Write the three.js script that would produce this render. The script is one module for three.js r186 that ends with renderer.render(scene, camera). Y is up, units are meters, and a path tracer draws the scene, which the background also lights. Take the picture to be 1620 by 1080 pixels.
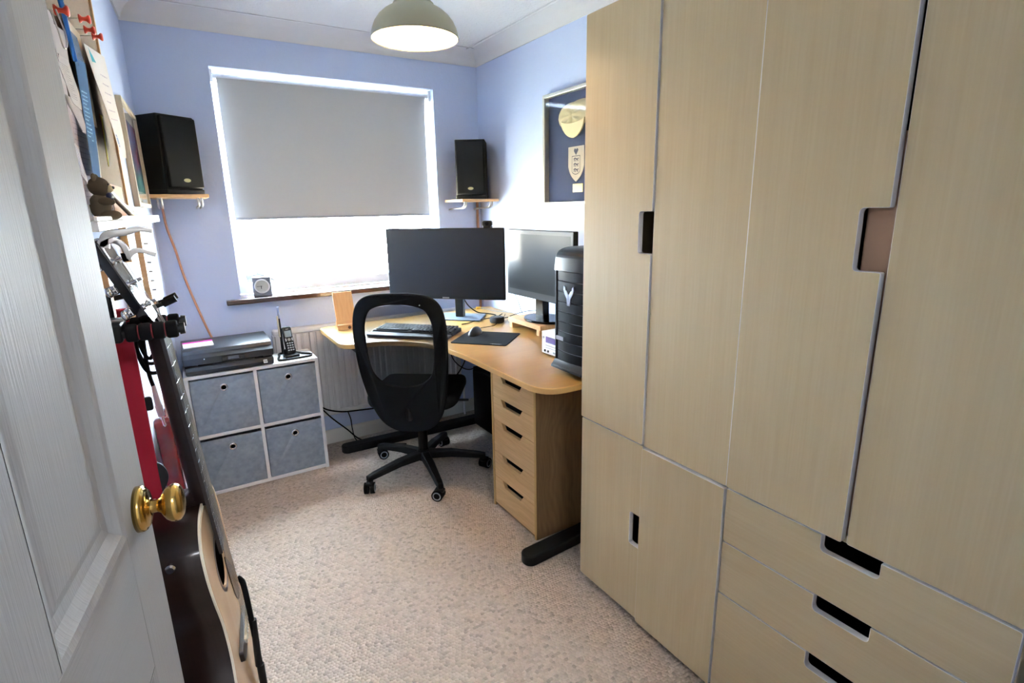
import * as THREE from 'three';
import { RoundedBoxGeometry } from 'three/addons/geometries/RoundedBoxGeometry.js';
import { mergeGeometries, toCreasedNormals } from 'three/addons/utils/BufferGeometryUtils.js';
import { RectAreaLightUniformsLib } from 'three/addons/lights/RectAreaLightUniformsLib.js';
import { FontLoader } from 'three/addons/loaders/FontLoader.js';
import { TextGeometry } from 'three/addons/geometries/TextGeometry.js';

// ---------- renderer, camera, sky, sun, lamps, exposure ----------
const renderer = new THREE.WebGLRenderer({ antialias: true });
renderer.toneMapping = THREE.LinearToneMapping;
renderer.toneMappingExposure = 2.0;
renderer.shadowMap.enabled = true;
RectAreaLightUniformsLib.init();
const scene = new THREE.Scene();

const camera = new THREE.PerspectiveCamera(2 * Math.atan(540 / 847.1) * 180 / Math.PI, 1.5, 0.02, 200);
camera.rotation.order = 'YXZ';
camera.rotation.set(-0.24432, -0.55462, -0.01912);
camera.position.set(0.063, 1.3947, 3.2239);
scene.add(camera);

scene.background = new THREE.Color(0.75, 0.93, 1.08);                // bright overcast daylight
scene.backgroundIntensity = 60;
const sun = new THREE.DirectionalLight(0xfff6ea, 3300);               // high sun behind the house: lights the garden, not the room
sun.position.set(5, 16, 12); sun.target.position.set(2, 0, -6); sun.castShadow = true; sun.name = 'sun';
Object.assign(sun.shadow.camera, { left: -40, right: 40, top: 40, bottom: -40, near: 1, far: 90 }); sun.shadow.mapSize.set(2048, 2048);
scene.add(sun, sun.target);

const LAMP = { x: 0.923, y: 2.0, z: 1.204, power: 0.85 };        // pendant: centre of the rim
const UNSEEN_LAMP = { power: 27 };                                  // unseen ceiling panel behind the camera, lights door and wardrobe

// ---------- room numbers ----------
const W = 1.835, H = 2.33, NEAR = 3.12, SKEW = 0.049;            // the left wall runs 2.8 degrees out of square

// ---------- helpers ----------
function rng(seed) { let s = seed >>> 0; return () => { s = (s + 0x6D2B79F5) | 0; let t = Math.imul(s ^ (s >>> 15), 1 | s); t = (t + Math.imul(t ^ (t >>> 7), 61 | t)) ^ t; return ((t ^ (t >>> 14)) >>> 0) / 4294967296; }; }
function makeNoise(seed) {
  const r = rng(seed), N = 256, v = new Float32Array(N * N); for (let i = 0; i < N * N; i++) v[i] = r();
  const at = (x, y) => v[((y % N + N) % N) * N + ((x % N + N) % N)];
  const n = (x, y) => { const xi = Math.floor(x), yi = Math.floor(y), fx = x - xi, fy = y - yi, a = fx * fx * (3 - 2 * fx), b = fy * fy * (3 - 2 * fy);
    return (at(xi, yi) * (1 - a) + at(xi + 1, yi) * a) * (1 - b) + (at(xi, yi + 1) * (1 - a) + at(xi + 1, yi + 1) * a) * b; };
  return { n, fbm: (x, y, o = 4) => { let s = 0, a = 0.5, t = 0; for (let i = 0; i < o; i++) { s += a * n(x, y); t += a; x *= 2.03; y *= 2.03; a *= 0.5; } return s / t; } };
}
function tex(w, h, f, srgb = true, wrap = THREE.MirroredRepeatWrapping) {
  const d = new Uint8Array(w * h * 4);
  for (let y = 0; y < h; y++) for (let x = 0; x < w; x++) { const c = f(x / w, y / h), i = (y * w + x) * 4; for (let k = 0; k < 3; k++) d[i + k] = Math.max(0, Math.min(255, Math.round(c[k]))); d[i + 3] = 255; }
  const t = new THREE.DataTexture(d, w, h); t.magFilter = THREE.LinearFilter; t.minFilter = THREE.LinearMipmapLinearFilter; t.generateMipmaps = true;
  t.wrapS = t.wrapT = wrap; if (srgb) t.colorSpace = THREE.SRGBColorSpace; t.needsUpdate = true; return t;
}
function canvasTex(w, h, draw) {
  const c = document.createElement('canvas'); c.width = w; c.height = h; const g = c.getContext('2d'); draw(g, w, h);
  const t = new THREE.CanvasTexture(c); t.colorSpace = THREE.SRGBColorSpace; return t;
}
const mat = (color, roughness = 0.6, o = {}) => new THREE.MeshStandardMaterial({ color, roughness, ...o });
const phys = (color, roughness = 0.5, o = {}) => new THREE.MeshPhysicalMaterial({ color, roughness, ...o });
const V = (x, y, z) => new THREE.Vector3(x, y, z);

const used = new Map();
function numbered(name) { const n = used.get(name) ?? 0; used.set(name, n + 1); return n ? `${name}_${String(n).padStart(3, '0')}` : name; }
function tag(o, label, category, group, kind) { o.userData = { ...o.userData, label, category }; if (group) o.userData.group = group; if (kind) o.userData.kind = kind; return o; }
function thing(name, label, category, pos = [0, 0, 0], turn = 0, group) {
  const o = new THREE.Group(); o.name = numbered(name); o.position.set(...pos); o.rotation.y = turn; scene.add(o); return tag(o, label, category, group);
}
function part(parent, name, geo, m, label) {
  if (Array.isArray(geo)) geo = merge(geo);
  const o = new THREE.Mesh(geo, m); o.name = parent === scene ? numbered(name) : name; parent.add(o); if (label) o.userData.label = label; return o;
}
function single(name, geo, m, label, category, group) { return tag(part(scene, name, geo, m), label, category, group); }
function struct(name, geo, m, label, category = 'room') { const o = part(scene, name, geo, m); tag(o, label, category, null, 'structure'); return o; }
function merge(list) {
  const clean = list.map((g) => { g = g.index ? g.toNonIndexed() : g; for (const k of Object.keys(g.attributes)) if (!['position', 'normal', 'uv'].includes(k)) g.deleteAttribute(k); g.clearGroups(); return g; });
  return mergeGeometries(clean);
}
function metric(g, grain = 'y', off = [0, 0]) {                   // uv in metres from the face direction; v runs along the grain
  g = g.index ? g.toNonIndexed() : g; const p = g.attributes.position, n = g.attributes.normal, uv = new Float32Array(p.count * 2), I = { x: 0, y: 1, z: 2 }[grain];
  for (let i = 0; i < p.count; i += 3) {
    const q = [0, 1, 2].map((k) => Math.abs(n.getComponent(i, k) + n.getComponent(i + 1, k) + n.getComponent(i + 2, k))), m = q.indexOf(Math.max(...q));
    let a = [0, 1, 2].filter((k) => k !== m); if (a[0] === I) a = [a[1], a[0]]; else if (a[1] !== I && I !== m) a = [a[1], a[0]];
    for (let k = 0; k < 3; k++) { uv[(i + k) * 2] = p.getComponent(i + k, a[0]) + off[0]; uv[(i + k) * 2 + 1] = p.getComponent(i + k, a[1]) + off[1]; }
  }
  g.setAttribute('uv', new THREE.BufferAttribute(uv, 2)); return g;
}
function box(sx, sy, sz, x = 0, y = 0, z = 0, r = 0.002, seg = 2) {  // centre at x,y,z
  r = Math.min(r, sx / 2.01, sy / 2.01, sz / 2.01);
  const g = r > 0 ? new RoundedBoxGeometry(sx, sy, sz, seg, r) : new THREE.BoxGeometry(sx, sy, sz); g.translate(x, y, z); return g;
}
const span = (x0, x1, y0, y1, z0, z1, r = 0.002, seg = 2) => box(x1 - x0, y1 - y0, z1 - z0, (x0 + x1) / 2, (y0 + y1) / 2, (z0 + z1) / 2, r, seg);
function cyl(r0, r1, h, x = 0, y = 0, z = 0, axis = 'y', seg = 24) { // r0 at the low end
  const g = new THREE.CylinderGeometry(r1, r0, h, seg); if (axis === 'x') g.rotateZ(-Math.PI / 2); if (axis === 'z') g.rotateX(Math.PI / 2); g.translate(x, y, z); return g;
}
function tube(pts, r, seg = 48, rs = 8, closed = false) { return new THREE.TubeGeometry(new THREE.CatmullRomCurve3(pts.map((p) => V(...p)), closed, 'centripetal'), seg, r, rs, closed); }
function rod(a, b, r, r2 = r, seg = 12) {
  const A = V(...a), B = V(...b), d = B.clone().sub(A), g = new THREE.CylinderGeometry(r2, r, d.length(), seg);
  g.applyQuaternion(new THREE.Quaternion().setFromUnitVectors(V(0, 1, 0), d.clone().normalize())); g.translate(...A.add(B).multiplyScalar(0.5).toArray()); return g;
}
function ext(shape, depth, bevel = 0, seg = 2, curve = 24) {
  return new THREE.ExtrudeGeometry(shape, { depth: depth - 2 * bevel, bevelEnabled: bevel > 0, bevelThickness: bevel, bevelSize: bevel, bevelOffset: -bevel, bevelSegments: seg, curveSegments: curve }).translate(0, 0, bevel);
}
function roundRect(w, h, r, x = -w / 2, y = -h / 2, S = THREE.Shape) {
  const s = new S(); s.moveTo(x + r, y); s.lineTo(x + w - r, y); s.absarc(x + w - r, y + r, r, -Math.PI / 2, 0); s.lineTo(x + w, y + h - r); s.absarc(x + w - r, y + h - r, r, 0, Math.PI / 2);
  s.lineTo(x + r, y + h); s.absarc(x + r, y + h - r, r, Math.PI / 2, Math.PI); s.lineTo(x, y + r); s.absarc(x + r, y + r, r, Math.PI, 1.5 * Math.PI); return s;
}
function poly(points, radii, S = THREE.Shape) {                   // polygon with rounded corners
  const s = new S(), n = points.length;
  for (let i = 0; i < n; i++) {
    const p = new THREE.Vector2(...points[i]), a = new THREE.Vector2(...points[(i + n - 1) % n]), b = new THREE.Vector2(...points[(i + 1) % n]), r = Array.isArray(radii) ? radii[i] : radii;
    if (!r) { i ? s.lineTo(p.x, p.y) : s.moveTo(p.x, p.y); continue; }
    const da = a.sub(p), db = b.sub(p), la = Math.min(r, da.length() / 2), lb = Math.min(r, db.length() / 2), A = p.clone().addScaledVector(da.normalize(), la), B = p.clone().addScaledVector(db.normalize(), lb);
    i ? s.lineTo(A.x, A.y) : s.moveTo(A.x, A.y); s.quadraticCurveTo(p.x, p.y, B.x, B.y);
  }
  s.closePath(); return s;
}
const loop = (pts, S = THREE.Shape) => { const s = new S(); const c = new THREE.SplineCurve([...pts, pts[0]].map((p) => new THREE.Vector2(...p))); s.setFromPoints(c.getPoints(pts.length * 8)); return s; };
const lathe = (pts, seg = 48) => new THREE.LatheGeometry(pts.map((p) => new THREE.Vector2(...p)), seg);
const bent = (g, f) => { const p = g.attributes.position, v = V(0, 0, 0); for (let i = 0; i < p.count; i++) { v.fromBufferAttribute(p, i); f(v); p.setXYZ(i, v.x, v.y, v.z); } g.computeVertexNormals(); return g; };
const leftWall = (a, y, d = 0) => [-SKEW * a + d, y, a + SKEW * d]; // a along the left wall from the far corner, d out of it
const LT = -SKEW;                                                  // turn of things that hang on the left wall

// ---------- textures ----------
const nz = makeNoise(7), nz2 = makeNoise(91);
function wood(c0, c1, seed, fine = 60, ripple = 0.5, contrast = 1) {
  const N = makeNoise(seed);
  return tex(512, 1024, (u, v) => {
    const warp = N.fbm(u * 3, v * 2.2, 3), fib = N.fbm(u * fine * 2.4, v * 9, 3), broad = N.fbm(u * 9 + warp * 1.5, v * 1.1, 3), ring = 0.5 + 0.5 * Math.sin((u * 9 + warp * 5 + v * 0.6) * 7);
    let t = (0.42 * fib + 0.4 * broad + ripple * 0.18 * ring - 0.4) * contrast + 0.4; t = Math.max(0, Math.min(1, t));
    return c0.map((c, k) => c + (c1[k] - c) * t);
  });
}
const tiled = (t, w, h) => { const c = t.clone(); c.repeat.set(1 / w, 1 / h); c.needsUpdate = true; return c; };
const T = {
  maple: tiled(wood([206, 192, 159], [186, 166, 128], 3, 60, 0.55, 0.85), 0.55, 1.5),
  oak: tiled(wood([232, 196, 142], [184, 142, 92], 5, 80, 0.4, 1.25), 0.3, 0.7),
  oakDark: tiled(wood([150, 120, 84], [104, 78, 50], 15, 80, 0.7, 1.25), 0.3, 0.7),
  birch: tiled(wood([168, 132, 74], [146, 109, 52], 11, 55, 0.4, 0.9), 0.5, 1.2),
  pine: tiled(wood([222, 184, 136], [190, 142, 92], 21, 40, 0.7, 1), 0.2, 0.5),
  brown: tiled(wood([74, 40, 28], [40, 20, 14], 31, 60, 0.6, 1), 0.2, 0.5),
  rosewood: tiled(wood([34, 20, 15], [20, 10, 8], 41, 70, 0.8, 1), 0.15, 0.5),
  spruce: tiled(wood([226, 196, 160], [206, 170, 130], 43, 90, 0.1, 1), 0.2, 0.6),
};
const grainBump = tex(512, 512, (u, v) => { const f = nz.fbm(u * 90, v * 10, 3); const c = 255 * f; return [c, c, c]; }, false);
const paintBump = tex(256, 256, (u, v) => { const c = 255 * nz.fbm(u * 40, v * 40, 4); return [c, c, c]; }, false);
const artexBump = tex(512, 512, (u, v) => { const a = nz.fbm(u * 30, v * 30, 4), b = nz2.fbm(u * 70, v * 70, 3); const c = 255 * Math.min(1, Math.max(0, (a - 0.35) * 1.8) * 0.7 + b * 0.3); return [c, c, c]; }, false);
// loop-pile carpet: rows of uneven round loops
function carpet() {
  const S = 1024, M = 56, r = rng(77), cells = []; for (let i = 0; i < M * M; i++) cells.push([r(), r(), r(), r()]);
  const at = (u, v) => {
    const gx = u * M, gy = v * M; let best = 9, pick = cells[0];
    for (let dy = -1; dy <= 1; dy++) for (let dx = -1; dx <= 1; dx++) {
      const ix = Math.floor(gx) + dx, iy = Math.floor(gy) + dy, c = cells[((iy + M) % M) * M + ((ix + M) % M)];
      const ox = ix + 0.5 + (c[0] - 0.5) * 0.5 + ((iy & 1) ? 0.25 : -0.25), oy = iy + 0.5 + (c[1] - 0.5) * 0.4, d = Math.hypot((gx - ox) * 1.0, (gy - oy) * 1.25);
      if (d < best) { best = d; pick = c; }
    }
    return [best, pick];
  };
  const hgt = tex(S, S, (u, v) => { const [d] = at(u, v); const c = 255 * Math.max(0, 1 - d * d * 2.2) * (0.85 + 0.15 * nz.n(u * 500, v * 500)); return [c, c, c]; }, false, THREE.RepeatWrapping);
  const col = tex(S, S, (u, v) => { const [, p] = at(u, v); const k = 0.93 + 0.1 * p[2] + 0.06 * (nz.n(u * 300, v * 300) - 0.5), fleck = p[3] > 0.86 ? 0.9 : 1; return [214 * k * fleck, 200 * k * fleck, 186 * k * fleck]; }, true, THREE.RepeatWrapping);
  hgt.repeat.set(1 / 0.62, 1 / 0.62); col.repeat.set(1 / 0.62, 1 / 0.62); return { hgt, col };
}
const CP = carpet();
const weave = tex(256, 256, (u, v) => { const c = 128 + 60 * Math.sin(u * 256 * 0.7854) * Math.sin(v * 256 * 0.7854) + 60 * (nz.n(u * 90, v * 90) - 0.5); return [c, c, c]; }, false, THREE.RepeatWrapping); weave.repeat.set(12, 12);
const feltCol = tex(256, 256, (u, v) => { const k = 0.9 + 0.2 * nz.fbm(u * 60, v * 60, 3); return [140 * k, 149 * k, 160 * k]; });
const netAlpha = tex(64, 64, (u, v) => { const a = (u * 4) % 1, b = (v * 4 + ((Math.floor(u * 4) & 1) ? 0.5 : 0)) % 1; const open = Math.hypot(a - 0.5, (b - 0.5)) < 0.31; const c = open ? 0 : 255; return [c, c, c]; }, false, THREE.RepeatWrapping);
netAlpha.repeat.set(1 / 0.0085, 1 / 0.0085);

// ---------- materials ----------
const M = {
  wall: mat(0xc9d7f5, 0.85, { bumpMap: tiled(paintBump, 0.4, 0.4), bumpScale: 0.0006 }),
  ceiling: mat(0xf6f8fa, 0.9, { bumpMap: tiled(artexBump, 0.35, 0.35), bumpScale: 0.003 }),
  cove: mat(0xe6e7ea, 0.8), gloss: mat(0xeceae4, 0.35), plain: mat(0xe6e2da, 0.9),
  carpet: mat(0xe6e4e2, 0.95, { map: CP.col, bumpMap: CP.hgt, bumpScale: 0.004 }),
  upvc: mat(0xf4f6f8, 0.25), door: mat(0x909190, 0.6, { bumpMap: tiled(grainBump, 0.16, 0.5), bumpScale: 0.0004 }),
  brass: mat(0xc4a05a, 0.2, { metalness: 1 }), chrome: mat(0xd8d8da, 0.14, { metalness: 1 }), nickel: mat(0xb4b2ae, 0.3, { metalness: 1 }),
  maple: mat(0xffffff, 0.42, { map: T.maple }), mapleEdge: mat(0xe8e6e4, 0.45), dark: phys(0x070605, 0.95, { specularIntensity: 0.1 }), inside: mat(0x17130f, 0.9),  // dark and inside: near-black, standing in for shade in gaps and cabinets
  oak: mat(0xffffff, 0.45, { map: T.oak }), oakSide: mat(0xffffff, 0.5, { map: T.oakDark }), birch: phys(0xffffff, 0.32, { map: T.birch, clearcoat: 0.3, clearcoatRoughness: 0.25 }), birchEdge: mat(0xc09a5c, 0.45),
  pine: mat(0xffffff, 0.5, { map: T.pine }), brown: phys(0xffffff, 0.25, { map: T.brown, clearcoat: 1, clearcoatRoughness: 0.12 }),
  black: phys(0x0b0c0d, 0.5, { specularIntensity: 0.5 }), blackMatte: mat(0x0b0b0c, 0.75), blackGloss: phys(0x070708, 0.16, { specularIntensity: 0.45 }), rubber: phys(0x0a0a0a, 0.85, { specularIntensity: 0.3 }), steel: phys(0x0d0e0f, 0.5, { specularIntensity: 0.5 }),
  grille: phys(0x060607, 0.9, { specularIntensity: 0.3, bumpMap: weave, bumpScale: 0.0004 }), vinyl: phys(0x070708, 0.6, { specularIntensity: 0.4, bumpMap: tiled(paintBump, 0.08, 0.08), bumpScale: 0.0006 }),
  white: mat(0xe9eaec, 0.5), silver: mat(0xc3c7cc, 0.3, { metalness: 0.6 }), grey: mat(0x8f949a, 0.5),
  felt: mat(0xf4fbff, 0.92, { map: feltCol, bumpMap: weave, bumpScale: 0.0005 }),
  chairFabric: phys(0x0c0d0e, 0.9, { specularIntensity: 0.25, bumpMap: weave, bumpScale: 0.0006 }), net: phys(0x0b0c0d, 0.85, { specularIntensity: 0.3, alphaMap: netAlpha, transparent: true, side: THREE.DoubleSide }),
  glass: phys(0xffffff, 0.02, { transmission: 1, thickness: 0, ior: 1.5 }),
  blind: phys(0xa9a8a6, 0.95, { transmission: 0.003, thickness: 0, side: THREE.DoubleSide, bumpMap: weave, bumpScale: 0.0003 }),
  cream: mat(0xd8d2c2, 0.45), paper: mat(0xe9e7e2, 0.8, { side: THREE.DoubleSide }),
};

// =====================================================================
// SETTING
// =====================================================================
const tk = 0.15;
// floor and ceiling (room and landing)
{
  const g = metric(span(-0.7, W + tk, -0.12, 0, -0.0, 5.0, 0)); struct('floor', g, M.carpet, 'beige looped carpet covering the whole floor', 'floor').material.name = 'carpet';
  struct('ceiling', metric(span(-0.7, W + tk, H, H + 0.14, -tk - 0.2, 5.0, 0)), M.ceiling, 'white textured ceiling above the room', 'ceiling');
}
// far wall with the window opening
const WIN = { x0: 0.336, x1: 1.530, y0: 0.945, y1: 2.100 }, FT = 0.27;
{
  const s = new THREE.Shape([[-0.4, -0.1], [W + tk, -0.1], [W + tk, H + 0.05], [-0.4, H + 0.05]].map((p) => new THREE.Vector2(...p)));
  s.holes.push(new THREE.Path([[WIN.x0, WIN.y0 - 0.03], [WIN.x1, WIN.y0 - 0.03], [WIN.x1, WIN.y1], [WIN.x0, WIN.y1]].map((p) => new THREE.Vector2(...p))));
  const g = new THREE.ExtrudeGeometry(s, { depth: FT, bevelEnabled: false }); g.translate(0, 0, -FT);
  struct('wall_far', metric(g), M.wall, 'lilac blue far wall with the window opening', 'wall');
  struct('wall_right', metric(span(W, W + tk, -0.1, H + 0.05, 0, 5, 0)), M.wall, 'lilac blue right wall behind wardrobe and desk', 'wall');
  const L = metric(box(tk, H + 0.15, NEAR + 0.12, -tk / 2, H / 2, (NEAR + 0.12) / 2, 0)); const o = struct('wall_left', L, M.wall, 'lilac blue left wall behind the guitars', 'wall'); o.rotation.y = LT;
  // near wall with the doorway in which the camera stands
  struct('wall_near', [metric(span(0.74, W, -0.1, H + 0.05, NEAR, NEAR + 0.12, 0)), metric(span(-0.3, 0.74, 2.03, H + 0.05, NEAR, NEAR + 0.12, 0)), metric(span(-0.7, -0.168, -0.1, H + 0.05, NEAR + 0.02, NEAR + 0.12, 0))], M.wall, 'lilac blue near wall round the doorway', 'wall');
  struct('wall_landing', [metric(span(-0.85, -0.7, -0.1, H + 0.05, NEAR, 5.0, 0)), metric(span(-0.85, W + tk, -0.1, H + 0.05, 4.9, 5.05, 0))], M.plain, 'cream landing walls beyond the doorway', 'wall');
}
// coving: a concave quarter along each wall
function coveGeo(len) {                                             // profile in x (out of the wall), y (below the ceiling), swept along z
  const s = new THREE.Shape(); s.moveTo(-0.002, 0.002); s.lineTo(-0.002, -0.078); s.lineTo(0.008, -0.078); s.absarc(0.098, -0.088, 0.090, Math.PI * 0.97, Math.PI * 0.53, true); s.lineTo(0.105, -0.004); s.lineTo(0.105, 0.002); s.closePath();
  return toCreasedNormals(ext(s, len, 0, 1, 16), 0.5);
}
{
  const far = coveGeo(W + 0.4); far.rotateY(-Math.PI / 2); far.translate(W + 0.1, H, 0); far.scale(1, 1, 1);
  const q = coveGeo(W + 0.4); q.rotateY(Math.PI / 2); q.rotateY(Math.PI); q.translate(W + 0.2, H, 0);
  const f = coveGeo(W + 0.3); f.applyMatrix4(new THREE.Matrix4().makeBasis(V(0, 0, 1), V(0, 1, 0), V(-1, 0, 0))); f.translate(W + 0.1, H, 0);
  struct('trim_1', f, M.cove, 'white coving along the far wall', 'coving');
  const r = coveGeo(NEAR); r.applyMatrix4(new THREE.Matrix4().makeBasis(V(-1, 0, 0), V(0, 1, 0), V(0, 0, -1))); r.translate(W, H, NEAR);
  struct('trim_2', r, M.cove, 'white coving along the right wall', 'coving');
  const l = coveGeo(NEAR); const o = struct('trim_3', l, M.cove, 'white coving along the left wall', 'coving'); o.position.set(0, H, 0); o.rotation.y = LT;
}
// skirting boards
{
  const prof = () => { const s = new THREE.Shape(); s.moveTo(0, 0); s.lineTo(0.018, 0); s.lineTo(0.018, 0.062); s.quadraticCurveTo(0.016, 0.08, 0.006, 0.085); s.lineTo(0, 0.085); s.closePath(); return s; };
  const f = ext(prof(), W, 0); f.applyMatrix4(new THREE.Matrix4().makeBasis(V(0, 0, 1), V(0, 1, 0), V(-1, 0, 0))); f.translate(W, 0, 0); struct('baseboard_far', f, M.gloss, 'white skirting board along the far wall', 'skirting');
  const r = ext(prof(), 1.8, 0); r.applyMatrix4(new THREE.Matrix4().makeBasis(V(-1, 0, 0), V(0, 1, 0), V(0, 0, -1))); r.translate(W, 0, 1.8); struct('baseboard_right', r, M.gloss, 'white skirting board along the right wall', 'skirting');
  const l = struct('baseboard_left', ext(prof(), NEAR - 0.05, 0), M.gloss, 'white skirting board along the left wall', 'skirting'); l.rotation.y = LT;
}
// window: frame, panes
{
  const o = new THREE.Group(); o.name = 'window_1'; scene.add(o); tag(o, 'white framed window behind the roller blind', 'window', null, 'structure');
  const z0 = -0.23, z1 = -0.165, b = 0.055, bar = (x0, x1, y0, y1) => span(x0, x1, y0, y1, z0, z1, 0.006);
  part(o, 'window_frame', [bar(WIN.x0, WIN.x1, WIN.y0, WIN.y0 + b), bar(WIN.x0, WIN.x1, WIN.y1 - b, WIN.y1), bar(WIN.x0, WIN.x0 + b, WIN.y0 + 0.004, WIN.y1 - 0.004), bar(WIN.x1 - b, WIN.x1, WIN.y0 + 0.004, WIN.y1 - 0.004), bar(1.27, 1.32, WIN.y0 + 0.01, WIN.y1 - 0.01)], M.upvc);
  const pane = (x0, x1) => part(o, 'pane', new THREE.PlaneGeometry(x1 - x0, WIN.y1 - WIN.y0 - 2 * b).translate((x0 + x1) / 2, (WIN.y0 + WIN.y1) / 2, -0.2), M.glass);
  pane(WIN.x0 + b, 1.27); pane(1.32, WIN.x1 - b);
  struct('trim_4', metric(span(WIN.x0 - 0.075, WIN.x1 + 0.075, WIN.y0 - 0.028, WIN.y0, 0.0, 0.045, 0.006), 'x'), M.brown, 'dark brown varnished window sill nosing', 'sill');
  struct('trim_5', metric(span(WIN.x0 + 0.0005, WIN.x1 - 0.0005, WIN.y0 - 0.028, WIN.y0, -0.165, 0.001, 0), 'x'), M.brown, 'dark brown varnished window sill board inside the recess', 'sill');
}
// ---------- door_1: white six-panel door standing open on the left, brass knob
const DOOR = { edge: [-0.02, 2.36], dir: [-0.158, 0.9874], w: 0.762, h: 1.98, t: 0.04 };
{
  const o = new THREE.Group(); o.name = 'door_1'; scene.add(o); tag(o, 'white panelled door standing open at the left', 'door', null, 'structure');
  // local x from the free edge to the hinge, y up, z out of the visible face
  o.matrixAutoUpdate = true; o.position.set(DOOR.edge[0], 0.012, DOOR.edge[1]); o.rotation.y = Math.atan2(-DOOR.dir[1], DOOR.dir[0]) ; // x axis -> dir
  // with x -> dir the z axis is x cross y; flip by building the visible face on -z or +z as it falls
  const e = V(DOOR.dir[0], 0, DOOR.dir[1]), zAxis = e.clone().cross(V(0, 1, 0)), S = zAxis.x > 0 ? 1 : -1;    // S: which local z is the room side
  const st = 0.110, ra = [[0, 0.20], [0.80, 0.995], [1.64, 1.73], [1.87, 1.98]], cols = [[st, 0.331], [0.431, 0.762 - st]];
  const G = []; const B = (x0, x1, y0, y1) => G.push(span(x0, x1, y0, y1, S > 0 ? -DOOR.t : 0, S > 0 ? 0 : DOOR.t, 0.0015, 1));
  B(0, st, 0, DOOR.h); B(DOOR.w - st, DOOR.w, 0, DOOR.h);
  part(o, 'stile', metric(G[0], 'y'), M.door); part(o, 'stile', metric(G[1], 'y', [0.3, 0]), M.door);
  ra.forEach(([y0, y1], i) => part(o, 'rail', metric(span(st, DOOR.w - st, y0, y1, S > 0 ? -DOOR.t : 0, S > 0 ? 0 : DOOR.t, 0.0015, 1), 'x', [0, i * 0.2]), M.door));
  const rows = [[0.20, 0.80], [0.995, 1.64], [1.73, 1.87]];
  for (const [y0, y1] of rows) part(o, 'muntin', metric(span(0.331, 0.431, y0, y1, S > 0 ? -DOOR.t : 0, S > 0 ? 0 : DOOR.t, 0.0015, 1), 'y', [0.6, 0]), M.door);
  for (const [x0, x1] of cols) for (const [y0, y1] of rows) {
    // ogee surround sloping down to a recessed field: rings of quads
    const depth = [[0, 0], [0.008, -0.002], [0.013, -0.006], [0.022, -0.0105], [0.034, -0.012], [0.045, -0.0095], [0.055, -0.009]];
    const pos = [], add = (a, b, c, d) => pos.push(...a, ...b, ...c, ...a, ...c, ...d);
    const ring = (k) => { const [i, z] = depth[k]; return [[x0 + i, y0 + i, S * z], [x1 - i, y0 + i, S * z], [x1 - i, y1 - i, S * z], [x0 + i, y1 - i, S * z]]; };
    for (let k = 0; k < depth.length - 1; k++) { const a = ring(k), b = ring(k + 1); for (let q = 0; q < 4; q++) { const r = (q + 1) % 4; S > 0 ? add(a[q], a[r], b[r], b[q]) : add(a[r], a[q], b[q], b[r]); } }
    const f = ring(depth.length - 1); S > 0 ? add(f[0], f[1], f[2], f[3]) : add(f[3], f[2], f[1], f[0]);
    const g = new THREE.BufferGeometry(); g.setAttribute('position', new THREE.BufferAttribute(new Float32Array(pos), 3)); g.computeVertexNormals();
    const back = span(x0 + 0.001, x1 - 0.001, y0 + 0.001, y1 - 0.001, S > 0 ? -0.026 : 0.013, S > 0 ? -0.013 : 0.026, 0);
    part(o, 'panel', merge([metric(g, 'y', [x0, y0]), metric(back, 'y')]), M.door);
  }
  // knob
  const k = new THREE.Group(); k.name = 'door_knob'; k.position.set(0.05, 1.0, 0); k.rotation.x = S > 0 ? Math.PI / 2 : -Math.PI / 2; o.add(k);
  part(k, 'rose', lathe([[0, 0], [0.0305, 0], [0.0305, 0.006], [0.029, 0.009], [0.026, 0.0095], [0.0245, 0.0125], [0.018, 0.013], [0.0125, 0.0145], [0.0115, 0.016]]), M.brass);
  part(k, 'knob', lathe([[0.0095, 0.013], [0.0088, 0.018], [0.0085, 0.023], [0.0105, 0.027], [0.016, 0.030], [0.0215, 0.034], [0.0250, 0.039], [0.0258, 0.044], [0.0240, 0.049], [0.0190, 0.0525], [0.0110, 0.0545], [0, 0.055]]), M.brass);
}

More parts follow.
